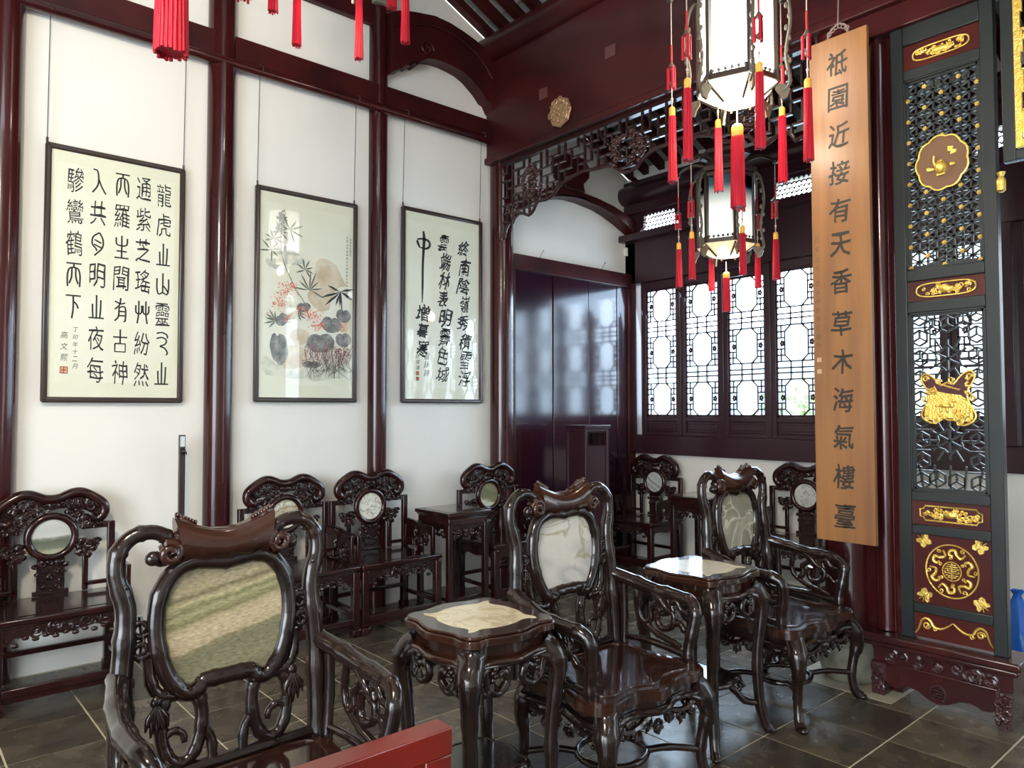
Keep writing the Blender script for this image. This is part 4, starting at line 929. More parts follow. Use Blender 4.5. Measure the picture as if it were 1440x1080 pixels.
# slim post with a label window standing before the wall
t = thing('slim_dark_post', 'slim dark square post with a small label window, before the picture wall', 'post', (-4.97, 1.52, 0))
MB().box(-.012, .012, -.019, .019, 0, 1.375).box(-.05, .05, -.05, .05, 0, .012).build('shaft', framew, t, bevel=.002)
MB().box(.012, .0135, -.014, .014, 1.30, 1.366).build('label_window', mat('pale_label', (.62, .68, .72), .3), t)
MB().ball((.016, .004, 1.27), .016, .018, .02, 8, 6).tube([(.016, .01, 1.28), (.03, .018, 1.262), (.018, .022, 1.25)], .004, 6).build('clip', black, t)
# sensor box and lunette hooks
tag(MB().box(-5.12, -5.08, 6.045, 6.115, 3.17, 3.26).build('sensor_box', white, None, bevel=.006), 'small white box high on the wall beside the window header', 'sensor')
for i, (y, lb) in enumerate(((4.75, 'thin bent wire hook on the beam under the lunette, left one'), (5.62, 'thin bent wire hook on the beam under the lunette, right one'))):
    tag(MB().tube([(-5.05, y, 2.965), (-5.03, y, 3.0), (-5.02, y+.02, 3.04), (-5.03, y+.035, 3.03)], .003, 5).build('wire_hook', steel, None), lb, 'hook', 'hooks under the lunette')

# ------------------------------------------------------------------ hanging inscribed board
t = thing('inscribed_hanging_board', 'tall hanging wooden board with thirteen dark brushed characters', 'board', (-1.853, 4.03, .81))
MB().box(-.162, .162, -.015, .015, 0, 2.80).build('board', signw, t, bevel=.003)
m = MB(); s = '祗園近接有天香草木海氣樓臺'; py = [90, 140, 193, 246, 299, 348, 400, 458, 511, 565, 617, 672, 726]
for ch, p in zip(s, py):
    z = 2.80-(p-50)/712*2.80; bold(m, ch, 0, z, .110, .130, V(0, -.0156, 0), (1, 0, 0), (0, 0, 1), .0018, .08, .03); m.build('character', signink, t, ang=80); m = MB()
m = MB()
for i, ch in enumerate('己未上元'): write(m, ch, -.132, 1.68-.055*i, .026, .030, V(0, -.0156, 0), (1, 0, 0), (0, 0, 1), keep=True)
for i, ch in enumerate('己未中秋書於園中'): write(m, ch, -.132, 1.43-.05*i, .026, .03, V(0, -.0156, 0), (1, 0, 0), (0, 0, 1), keep=True)
m.build('signature', mat('faint_ink', (.16, .08, .035), .6), t, ang=80, kind='stuff')
for z in (1.0, .935): MB().box(-.143, -.117, -.0162, -.0155, z-.012, z+.012).build('pale_seal', mat('pale_seal', (.55, .36, .20), .6), t)
m = MB()
m.tube(cr([(-.06, 0, 2.80), (-.045, 0, 2.84), (0, 0, 2.87), (.045, 0, 2.845), (.055, 0, 2.80)], 4), .006, 6).tube([(0, 0, 2.86), (0, .02, 3.15), (0, .06, 3.45)], .004, 6)
for k in range(6): m.tube([V(-.05+.02*k+.012*math.cos(a), 0, 2.83+.03*math.sin(PI*k/5)+.014*math.sin(a)) for a in [2*PI*j/8 for j in range(8)]], .0035, 5, True)
m.build('hanging_wire', mat('old_wire', (.22, .15, .13), .6), t)

# ------------------------------------------------------------------ column base stone
struct(MB().box(-2.20, -1.64, 4.04, 4.56, -.02, .0025).build('column_slab', mat('pale_stone', (.30, .27, .20), .6, c2=(.40, .36, .27), scale=8, bump=.2, bscale=20)))
struct(MB().lathe([(.14, 0), (.158, .015), (.172, .07), (.178, .13), (.168, .19), (.150, .225), (.14, .232)], (-1.96, 4.30, 0), 30).build('column_base', stone, ang=60))

# ------------------------------------------------------------------ carved open screen and its plinth
t = thing('gilded_lattice_screen', 'tall black-framed openwork door leaf with gilded carvings on a red plinth', 'screen', (-1.395, 4.215, .325))
def zl(z): return z-.325
HW = .245
for s in (-1, 1): MB().box(s*HW, s*(HW-.062), -.028, .028, 0, 3.28).build('stile', blackf, t, bevel=.004)
rails = [(3.56, 3.605), (3.31, 3.385), (2.245, 2.325), (2.03, 2.10), (1.045, 1.115), (.885, .945), (.455, .51), (.325, .335)]
rails = [(3.50, 3.605), (3.305, 3.36), (2.215, 2.275), (2.045, 2.105), (1.05, 1.10), (.875, .925), (.465, .515)]
for a, b_ in rails: MB().box(-HW+.062, HW-.062, -.026, .026, zl(a), zl(b_)).build('rail', blackf, t, bevel=.004)
w_ = HW-.062
for z0, z1 in ((2.275, 3.305), (1.10, 2.045)):      # mouldings round the two openings
    m = MB()
    for k, dy in ((.008, -.022), (.022, -.012)):
        y0 = dy; m.box(-w_+k-.008, w_-k+.008, y0, y0+.01, zl(z0), zl(z0)+k).box(-w_+k-.008, w_-k+.008, y0, y0+.01, zl(z1)-k, zl(z1)).box(-w_, -w_+k, y0, y0+.01, zl(z0), zl(z1)).box(w_-k, w_, y0, y0+.01, zl(z0), zl(z1))
    m.build('moulding', blackf, t)
for z0, z1 in ((3.36, 3.50), (2.105, 2.215), (.925, 1.05), (.515, .875), (.335, .465)):
    MB().box(-w_, w_, -.008, .008, zl(z0), zl(z1)).build('red_panel', redp, t)
def plaque(z, hw, hh, kind, seed):
    q = random.Random(seed); e = []
    if kind == 0: e = [(hw*math.copysign(abs(math.cos(a))**.45, math.cos(a)), hh*math.copysign(abs(math.sin(a))**.8, math.sin(a))) for a in [2*PI*k/32 for k in range(32)]]
    else: e = [(-hw,-hh*.5),(-hw*.88,-hh*.6),(-hw*.82,-hh),(hw*.82,-hh),(hw*.88,-hh*.6),(hw,-hh*.5),(hw,hh*.5),(hw*.88,hh*.6),(hw*.82,hh),(-hw*.82,hh),(-hw*.88,hh*.6),(-hw,hh*.5)]
    m = MB().tube([V(a, -.014, zl(z)+b_) for a, b_ in e], .0045, 6, True)
    for i in range(34):
        a = q.uniform(-.86, .86)*hw; b_ = q.uniform(-.6, .6)*hh; r_ = q.uniform(.008, .015)
        m.tube(spiral((a, -.014, zl(z)+b_), r_, r_*.2, q.uniform(0, 6), q.choice((-1, 1))*1.1, (1, 0, 0), (0, 0, 1), 8), .0036, 5)
        if i % 3 == 0: m.ball((a, -.015, zl(z)+b_), .009, .006, .007, 6, 4)
    m.ball((0, -.014, zl(z)), .035, .009, hh*.5, 10, 6)
    m.build('gilt_plaque', gold, t)
plaque(3.43, .135, .034, 0, 1); plaque(2.16, .14, .036, 0, 2); plaque(.988, .145, .038, 1, 3)
# upper star lattice with gilt studs
m = MB(); zc0, zc1 = zl(2.275)+.012, zl(3.305)-.012; ww_ = w_-.014; dx = ww_/2; dz = .1135
nrow = int((zc1-zc0)/dz)+1
def clipbar(a, b_, wd, dp=.016):
    # Liang-Barsky clip to the opening
    x0, z0, x1, z1 = *a, *b_; d = (x1-x0, z1-z0); t0, t1 = 0, 1
    for p, q_ in ((-d[0], x0+ww_), (d[0], ww_-x0), (-d[1], z0-zc0), (d[1], zc1-z0)):
        if abs(p) < 1e-9:
            if q_ < 0: return
            continue
        r_ = q_/p
        if p < 0: t0 = max(t0, r_)
        else: t1 = min(t1, r_)
    if t1-t0 < 1e-3: return
    m.bar((x0+d[0]*t0, 0, z0+d[1]*t0), (x0+d[0]*t1, 0, z0+d[1]*t1), wd, dp, (0, 1, 0))
for i in range(-4, 5): clipbar((i*dx/2, zc0), (i*dx/2, zc1), .009)
for k in range(-8, 28):
    z = zc0+k*dz/2
    clipbar((-ww_, z), (ww_, z+dz*2), .008); clipbar((-ww_, z), (ww_, z-dz*2), .008)
for k in range(0, nrow*2): clipbar((-ww_, zc0+k*dz/2+dz/4), (ww_, zc0+k*dz/2+dz/4), .006)
m.build('star_lattice', blackf, t)
sm = MB()
for i in range(6):
    a = i*PI/3; sm.ball((.008*math.cos(a), 0, .008*math.sin(a)), .0052, .006, .0052, 6, 4)
sm.ball((0, -.003, 0), .006, .006, .006, 6, 4); smesh = sm.mesh('gilt_stud', gold)
for k in range(nrow):
    for i in range(-2, 3):
        z = zc0+k*dz+(dz/2 if i % 2 else 0)
        if z > zc1 or (abs(i) < 2 and zl(2.70) < z < zl(2.96)): continue
        p = bpy.data.objects.new('gilt_stud', smesh); COL.objects.link(p); p.parent = t; p.location = (i*dx*.97, -.012, z)
# scalloped medallion with a gilt teapot and fruit
zm = zl(2.82); SC = [(.118*(1+.075*abs(math.sin(4.5*a)))*math.cos(a), .135*(1+.075*abs(math.sin(4.5*a)))*math.sin(a)) for a in [2*PI*k/54 for k in range(54)]]
md = MB().prism(SC, (0, -.022, zm), (1, 0, 0), (0, 0, 1), (0, 1, 0), .012).build('medallion', mat('bronze_lacquer', (.22, .12, .07), .18, coat=1., coatr=.08), t)
MB().tube([V(a, -.024, zm+b_) for a, b_ in SC], .0055, 6, True).build('medallion_rim', gold, md)
MB().lathe([(.014, -.045), (.022, -.038), (.028, -.02), (.030, -.005), (.022, .010), (.016, .016), (.018, .02), (.010, .028), (.004, .034)], (-.005, -.028, zm-.015), 12).box(-.024, .014, -.034, -.022, zm-.068, zm-.058).tube([(-.030, -.028, zm-.015), (-.038, -.028, zm+.01), (-.036, -.028, zm+.04)], .005, 6).build('gilt_pot', gold, md)
MB().ball((-.055, -.026, zm-.028), .02, .007, .012).ball((.05, -.026, zm-.02), .014, .007, .012).ball((-.065, -.026, zm-.02), .012, .006, .006).build('gilt_fruit', gold, md)
MB().prism([(.03,.075),(.055,.07),(.05,.055),(.07,.05),(.065,.035),(.04,.03),(.045,.045),(.03,.05)], (0, -.03, zm), (1, 0, 0), (0, 0, 1), (0, 1, 0), .008).build('gilt_leaf', gold, md)
# lower cracked-ice lattice
m = MB(); zc0, zc1 = zl(1.10)+.01, zl(2.045)-.01; H_ = zc1-zc0
def hexcube(x, z, r_):
    P = [(x+r_*math.sin(k*PI/3), z+r_*math.cos(k*PI/3)) for k in range(6)]
    for k in range(6): clipbar(P[k], P[(k+1) % 6], .008)
    for k in (0, 2, 4): clipbar((x, z), P[k], .008)
for k in range(9):
    for s in (-1, 1): hexcube(s*(ww_-.035), zc0+.045+k*.108, .042)
for k in range(8):
    for s in (-1, 1): clipbar((s*ww_, zc0+.099+k*.108), (s*.075, zc0+.099+k*.108), .007)
for zc in (zc0+H_*.28, zc0+H_*.5, zc0+H_*.74):
    for k in range(6): a = k*PI/3+PI/6; clipbar((0, zc), (.10*math.cos(a), zc+.10*math.sin(a)), .008)
    P = [(.072*math.cos(k*PI/3+PI/6), zc+.072*math.sin(k*PI/3+PI/6)) for k in range(6)]
    for k in range(6):
        a = k*PI/3+PI/3; q0 = (.052*math.cos(a), zc+.052*math.sin(a)); clipbar(P[k], q0, .007); clipbar(q0, P[(k+1) % 6], .007)
        clipbar(q0, (.12*math.cos(a), zc+.12*math.sin(a)), .007)
for x, z in ((-.06, zc0+.06), (.03, zc0+.05), (.0, zc1-.06), (.075, zc1-.05), (-.07, zc1-.07)): hexcube(x, z, .042)
for k in range(5): x = -.13+.065*k; clipbar((x, zc0), (x-.02+.01*k, zc0+.13), .007)
m.build('ice_lattice', blackf, t)
# spread-corner gilt plaque over it
zm = zl(1.585); S4 = [(0,.085),(.03,.075),(.055,.105),(.085,.135),(.115,.14),(.128,.115),(.118,.085),(.098,.05),(.092,.015),(.10,-.02),(.118,-.055),(.13,-.085),(.118,-.112),(.09,-.13),(.065,-.135),(.04,-.115),(.015,-.108),(0,-.11)]
pl_ = S4+[(-a*.97, b_*.93) for a, b_ in S4[1:-1]][::-1]
pq = MB().prism(pl_, (0, -.020, zm), (1, 0, 0), (0, 0, 1), (0, 1, 0), .010).build('carved_plaque', mat('maroon_ground', (.075, .012, .018), .4), t)
m = MB().tube(cr([V(a, -.022, zm+b_) for a, b_ in pl_], 2, True), .0052, 6, True)
for a, b_ in ((.103,.112),(-.10,.105),(.098,-.105),(-.095,-.10),(.115,.0),(-.112,.0),(.055,-.125),(-.055,-.118),(.02,.095),(-.04,.09),(.04,-.10),(-.03,-.10)): m.tube(spiral((a, -.023, zm+b_), .016, .006, 0, 1.15, (1, 0, 0), (0, 0, 1), 10), .0045, 5)
m.build('plaque_rim', gold, pq)
low = [(-.092,.03),(-.07,.045),(-.06,.07),(-.045,.04),(-.01,.03),(.02,.025),(.06,.02),(.085,.0),(.095,-.02),(.115,-.06),(.118,-.09),(.09,-.115),(.06,-.118),(.035,-.10),(0,-.098),(-.035,-.10),(-.06,-.115),(-.10,-.10),(-.112,-.085),(-.105,-.05),(-.092,-.01)]
m = MB().prism(low, (0, -.0245, zm), (1, 0, 0), (0, 0, 1), (0, 1, 0), .006); q = random.Random(8)
for a, b_, rx, rz in ((-.01,-.035,.030,.012),(.02,-.03,.016,.018),(.03,-.01,.012,.010),(-.03,-.055,.008,.018),(.0,-.055,.007,.018),(-.05,-.035,.012,.006)): m.ball((a, -.027, zm+b_), rx, .008, rz, 8, 5)
for i in range(26): a = q.uniform(.03, .10); m.ball((a, -.027, zm-.055-q.uniform(0, .05)), .009, .006, .007, 6, 4)
for i in range(12): m.ball((-.075+q.uniform(-.02, .02), -.027, zm+.035+q.uniform(-.012, .02)), .010, .006, .006, 6, 4)
for i in range(14): m.ball((.098+q.uniform(-.012, .012), -.026, zm+.04+q.uniform(-.02, .09)), .009, .006, .007, 6, 4)
for i in range(8): m.ball((-.03+.012*i, -.026, zm+.075-.004*i), .009, .006, .006, 6, 4)
m.build('gilt_landscape', gold, pq)
# longevity roundel, butterflies, foot scroll
zm = zl(.70)
m = MB().tube([V(.122*math.cos(a), -.012, zm+.135*math.sin(a)) for a in [2*PI*k/40 for k in range(40)]], .0042, 6, True)
m.build('roundel_ring', gold, t)
m = MB().tube([V(.043*math.cos(a), -.012, zm+.048*math.sin(a)) for a in [2*PI*k/24 for k in range(24)]], .0034, 6, True)
for z, hw in ((.034,.018),(.024,.028),(.013,.033),(.002,.020),(-.008,.033),(-.020,.030),(-.031,.020)): m.box(-hw, hw, -.016, -.008, zm+z-.0022, zm+z+.0022)
m.box(-.0022, .0022, -.016, -.008, zm-.040, zm+.042)
for s in (-1, 1): m.box(s*.030, s*.034, -.016, -.008, zm-.008, zm+.003).box(s*.012, s*.016, -.016, -.008, zm-.032, zm-.018).box(s*.018, s*.022, -.016, -.008, zm+.003, zm+.014)
m.build('longevity_emblem', gold, t)
m = MB()
for k in range(6):
    a = k*PI/3+.3; c_ = V(.083*math.cos(a), -.012, zm+.092*math.sin(a)); e = V(-math.sin(a), 0, math.cos(a)); f_ = V(math.cos(a), 0, math.sin(a))
    P = cr([c_-e*.045+f_*.012, c_-e*.03-f_*.014, c_-e*.006-f_*.002, c_+e*.006+f_*.018, c_+e*.028+f_*.008, c_+e*.026-f_*.012, c_+e*.010-f_*.012], 4)
    m.tube(P, [.0045+.004*math.sin(PI*i/(len(P)-1)) for i in range(len(P))], 6)
    m.tube(spiral(c_-e*.03+f_*.022, .012, .003, a, 1.1, (1, 0, 0), (0, 0, 1), 8), .0034, 5); m.tube(spiral(c_+e*.018-f_*.026, .009, .003, a, -1.1, (1, 0, 0), (0, 0, 1), 8), .003, 5)
m.build('roundel_dragon_scrolls', gold, t)
bf = MB(); bp = [(0,.012),(.012,.030),(.030,.034),(.034,.022),(.024,.008),(.030,-.006),(.022,-.022),(.008,-.020),(0,-.010)]
bf.prism(bp, (0, -.014, 0), (1, 0, 0), (0, 0, 1), (0, 1, 0), .006).prism([(-a, b_) for a, b_ in bp], (0, -.014, 0), (1, 0, 0), (0, 0, 1), (0, 1, 0), .006).ball((0, -.014, .002), .005, .006, .018, 6, 5).tube([(0, -.012, .018), (.012, -.012, .045)], .0014, 4).tube([(0, -.012, .018), (-.012, -.012, .045)], .0014, 4)
bme_ = bf.mesh('gilt_butterfly', gold)
for x, z, a in ((-.125, .835, 35), (.125, .835, -35), (-.125, .565, 145), (.125, .565, -145)):
    p = bpy.data.objects.new('gilt_butterfly', bme_); COL.objects.link(p); p.parent = t; p.location = (x, 0, zl(z)); p.rotation_euler.y = R(a)*-1
m = MB()
for s in (-1, 1):
    P = cr([V(s*x, -.012, zl(z)) for x, z in ((.002,.435),(.012,.425),(.03,.41),(.06,.395),(.09,.40),(.105,.425),(.125,.438),(.148,.425),(.158,.395),(.168,.37),(.182,.352))], 4)
    m.tube(P, [.003+.0035*math.sin(PI*i/(len(P)-1)) for i in range(len(P))], 6); m.tube(spiral((s*.125, -.012, zl(.402)), .02, .006, 0, 1.3*s, (1, 0, 0), (0, 0, 1), 10), .005, 6); m.tube(spiral((s*.085, -.012, zl(.388)), .012, .004, 0, -1.1*s, (1, 0, 0), (0, 0, 1), 8), .004, 6)
m.build('gilt_foot_scroll', gold, t)
pdv = MB().lathe([(.010, -.065), (.020, -.055), (.022, -.01), (.018, .004), (.011, .012), (.018, .028), (.020, .034)], (.265, -.03, zl(2.665)), 14)
pdv.build('gilt_pendant', gold, t)
# plinth
t = thing('carved_red_plinth', 'low dark red lacquered plinth with carved feet under the gilded screen', 'plinth', (-1.45, 4.2, 0))
MB().box(-.40, .37, -.09, .16, .285, .325).box(-.385, .355, -.075, .16, .255, .285).build('top', plinm, t, bevel=.010)
MB().box(-.32, .33, -.055, .14, .175, .255).build('frieze', plinm, t)
m = MB(); scrollwork(m, 0, .215, .5, .04, lambda a, c_: V(a, -.06, c_), 21, n=30, r=.008); m.build('frieze_carving', mat('carved_plinth', (.04, .009, .010), .3, coat=.5, bump=.5, bscale=80), t)
ap = [(-.27,.175),(.27,.175),(.27,.085),(.24,.06),(.20,.055),(.15,.075),(.10,.07),(.05,.04),(0,.025),(-.05,.04),(-.10,.07),(-.15,.075),(-.20,.055),(-.24,.06),(-.27,.085)]
MB().prism(ap, (0, -.062, 0), (1, 0, 0), (0, 0, 1), (0, 1, 0), .02).box(-.27, .27, -.07, -.05, .168, .18).build('apron', plinm, t, bevel=.004)
m = MB().tube([V(.034*math.cos(a), -.066, .085+.042*math.sin(a)) for a in [2*PI*k/14 for k in range(14)]], .007, 6, True)
for k in range(5): m.box(-.022, .022, -.074, -.062, .056+.014*k, .062+.014*k)
m.build('apron_emblem', MATS['carved_plinth'], t)
for s in (-1, 1):
    m = MB().box(s*.325, s*.26, -.075, -.02, .0, .175); q = random.Random(31)
    for i in range(26): a = q.uniform(.266, .320)*s; z = q.uniform(.02, .165); m.ball((a, -.077, z), .013, .010, .010, 6, 4)
    for i in range(4): m.tube(spiral((s*(.275+.03*(i % 2)), -.082, .05+.035*i), .018, .005, i, 1.2, (1, 0, 0), (0, 0, 1), 8), .006, 5)
    m.build('carved_foot', MATS['carved_plinth'], t); MB().box(s*.325, s*.26, -.02, .14, 0, .175).build('foot', plinm, t)
# gilt-edged panel over the passage, right of the screen
t = thing('gilt_transom_panel', 'hanging black panel with gilded border scrolls, cut by the right edge', 'panel', (-.60, 4.21, 2.745))
for a, b_, c_, d in ((-.52, -.465, 0, .97), (.465, .52, 0, .97), (-.465, .465, 0, .05), (-.465, .465, .92, .97)): MB().box(a, b_, -.025, .025, c_, d).build('frame_bar', blackf, t, bevel=.004)
m = MB().box(-.465, -.437, -.022, .0, .06, .91).box(.437, .465, -.022, .0, .06, .91).box(-.437, .437, -.022, 0, .06, .088).box(-.437, .437, -.022, 0, .882, .91); m.build('gilt_border', gold, t)
for k in range(6):
    for j in range(4):
        m = MB(); cx_ = -.37+.148*k; cz_ = .19+.2*j
        m.tube(spiral((cx_, -.01, cz_), .055, .012, PI/2*j, 1.4*(1 if (k+j) % 2 else -1), (1, 0, 0), (0, 0, 1), 16), .010, 7); m.tube(spiral((cx_, -.01, cz_+.09), .03, .008, 1, -1.2, (1, 0, 0), (0, 0, 1), 10), .007, 6)
        m.box(cx_-.07, cx_-.058, -.016, -.004, cz_-.06, cz_+.05).box(cx_-.07, cx_-.02, -.016, -.004, cz_+.045, cz_+.056); m.build('gilt_scroll', gold, t)
# blue cloth bag beyond the screen
m = MB(); q = random.Random(4); prof = [(.10, 0), (.12, .05), (.11, .15), (.09, .22), (.06, .30), (.035, .36), (.02, .40), (.035, .43)]
vs = []; fs = []
for i, (r_, z) in enumerate(prof):
    for j in range(20): a = 2*PI*j/20; k = 1+.16*math.sin(5*a+z*6)+q.uniform(-.05, .05); vs.append((-1.40+r_*k*math.cos(a), 5.30+r_*k*math.sin(a), z))
for i in range(len(prof)-1):
    for j in range(20): fs.append((i*20+j, i*20+(j+1) % 20, (i+1)*20+(j+1) % 20, (i+1)*20+j))
fs.append(tuple(range(20))[::-1])
tag(m.add(vs, fs).build('blue_bag', mat('blue_plastic', (.02, .16, .62), .35), None, ang=60), 'crumpled bright blue bag on the floor behind the screen', 'bag')

# ------------------------------------------------------------------ fretwork hanging under the main beam
t = thing('hanging_fretwork', 'dark openwork fret with curling lower edge hanging under the main beam', 'fretwork', (-3.52, 4.22, 3.73))
prof = [(-1.50,-.70),(-1.46,-.68),(-1.42,-.67),(-1.40,-.60),(-1.35,-.55),(-1.31,-.56),(-1.27,-.50),(-1.18,-.50),(-1.10,-.535),(-1.04,-.50),(-.99,-.44),(-.90,-.445),(-.82,-.43),(-.74,-.37),(-.66,-.345),(-.56,-.325),(-.46,-.31),(-.34,-.325),(-.24,-.33),(-.15,-.36),(-.08,-.41),(0,-.43)]
def lowz(x):
    x = -abs(x)
    for (a, za), (b_, zb) in zip(prof, prof[1:]):
        if a <= x <= b_: return za+(zb-za)*(x-a)/(b_-a)
    return prof[0][1] if x < prof[0][0] else prof[-1][1]
full = prof+[(-x, z) for x, z in prof[:-1]][::-1]
MB().tube(cr([V(x, 0, z) for x, z in full], 2), .014, 8).build('scalloped_edge', frett, t)
MB().box(-1.52, -1.49, -.025, .025, -.72, 0).build('side_bar', frett, t); MB().box(1.40, 1.43, -.025, .025, -.72, 0).build('side_bar', frett, t); MB().box(-1.49, 1.40, -.025, .025, -.03, 0).build('top_bar', frett, t)
q = random.Random(12); cs_ = .072; nx = int(2.9/cs_)
seg = MB()
def fb(x0, z0, x1, z1): seg.bar((x0, 0, z0), (x1, 0, z1), .013, .022, (0, 1, 0))
for i in range(nx+1):
    x = -1.45+i*cs_
    for j in range(0, 10):
        z = -.03-j*cs_; lz = lowz(x)
        if z-cs_*.5 < lz: break
        if (i+2*j) % 3 != 0 or q.random() < .25: fb(x, z, x, max(z-cs_, lz))
        if x+cs_ < 1.4 and z-cs_ > max(lowz(x), lowz(x+cs_)) and ((i-j) % 3 != 1 or q.random() < .2): fb(x-.006, z-cs_, x+cs_+.006, z-cs_)
seg.build('fret_bars', frett, t, kind='stuff')
for cx_, cz_, sw, sh in ((-1.05, -.26, .16, .19), (-1.30, -.45, .07, .10), (0.0, -.26, .22, .16), (1.03, -.26, .16, .18), (-1.47, -.66, .03, .03)):
    m = MB()
    for i in range(46 if sw > .1 else 14):
        a = q.uniform(0, 6.28); r_ = math.sqrt(q.random()); m.ball((cx_+sw*.85*r_*math.cos(a), q.uniform(-.02, .02), cz_+sh*.85*r_*math.sin(a)), q.uniform(.016, .034), .022, q.uniform(.010, .024), 7, 5)
    for i in range(12 if sw > .1 else 3):
        a = q.uniform(0, 6.28); m.tube(spiral((cx_+sw*.6*math.cos(a), -.024, cz_+sh*.6*math.sin(a)), .030, .008, q.uniform(0, 6), 1.2, (1, 0, 0), (0, 0, 1), 9), .007, 5)
    m.build('carved_cluster', mat('fret_carving', (.045, .016, .015), .22, coat=.7, bump=.3, bscale=80), t)
# rosette on the beam
t = thing('beam_rosette', 'round dull gold carved rosette on the big dark beam', 'ornament', (-4.14, 4.135, 3.915))
m = MB().lathe([(.118, 0), (.125, .01), (.118, .022), (.05, .028)], (0, 0, 0), 8)
o_r = m.build('backplate', mat('dull_gilt', (.42, .27, .15), .4, metal=.6, bump=.5, bscale=60), t); o_r.rotation_euler.x = R(90)
m = MB(); q = random.Random(2)
for i in range(34):
    a = q.uniform(0, 6.28); r_ = .10*math.sqrt(q.random()); m.tube(spiral((r_*math.cos(a), -.03, r_*math.sin(a)), .026, .006, q.uniform(0, 6), 1.1, (1, 0, 0), (0, 0, 1), 9), .0075, 5)
    if i % 3 == 0: m.ball((r_*math.cos(a), -.028, r_*math.sin(a)), .014, .012, .012, 6, 4)
m.build('carving', MATS['dull_gilt'], t)
# pale paper tags pasted on the beam
for i, (x, z, a, lb) in enumerate(((-4.35, 4.14, .02, 'small faded tag pasted on the beam above the gold rosette'), (-3.62, 4.22, .02, 'small faded tag pasted on the beam right of the rosette'))):
    tag(MB().box(x-.05, x+.05, 4.1355, 4.1395, z-.045, z+.045).build('paper_tag', mat('faded_tag', (.10, .035, .035), .4), None), lb, 'tag', 'tags on the beam')

# ------------------------------------------------------------------ red lacquered barrier in the foreground
t = thing('red_lacquer_railing', 'bright red lacquered wooden railing end in the bottom foreground', 'railing', (-1.195, .30, 0))
MB().box(-.026, .026, -.9, .565, .868, .92).build('top_rail', redlac, t, bevel=.003)
for y in (.535, -.2, -.87): MB().box(-.024, .024, y-.03, y+.03, 0, .868).build('post', redlac, t, bevel=.003)
MB().box(-.02, .02, -.84, .505, .10, .15).build('bottom_rail', redlac, t, bevel=.003)
MB().box(-.018, .018, .40, .505, .82, .868).box(-.018, .018, -.17, -.05, .82, .868).build('corner_bracket', redlac, t)
for y in (.16, -.02, -.37, -.53, -.70): MB().box(-.012, .012, y-.012, y+.012, .15, .868).build('slat', redlac, t)

# ------------------------------------------------------------------ palace lanterns
dark_l = mat('lantern_wood', (.030, .018, .012), .35, coat=.3)
carv_l = mat('lantern_carving', (.10, .08, .055), .4, bump=.3, bscale=60)
def panel_mat(name, lo_s, hi_s):
    m = bpy.data.materials.new(name); m.use_nodes = True; N = m.node_tree.nodes; L = m.node_tree.links; b = N['Principled BSDF']
    b.inputs['Base Color'].default_value = (.75, .76, .70, 1); b.inputs['Roughness'].default_value = .25
    tc = N.new('ShaderNodeTexCoord'); sp = N.new('ShaderNodeSeparateXYZ'); L.new(tc.outputs['Generated'], sp.inputs[0])
    mr = N.new('ShaderNodeMapRange'); mr.inputs[1].default_value = .0; mr.inputs[2].default_value = .85; mr.inputs[3].default_value = hi_s; mr.inputs[4].default_value = lo_s
    L.new(sp.outputs[2], mr.inputs[0]); L.new(mr.outputs[0], b.inputs['Emission Strength']); b.inputs['Emission Color'].default_value = (1, .97, .86, 1); return m
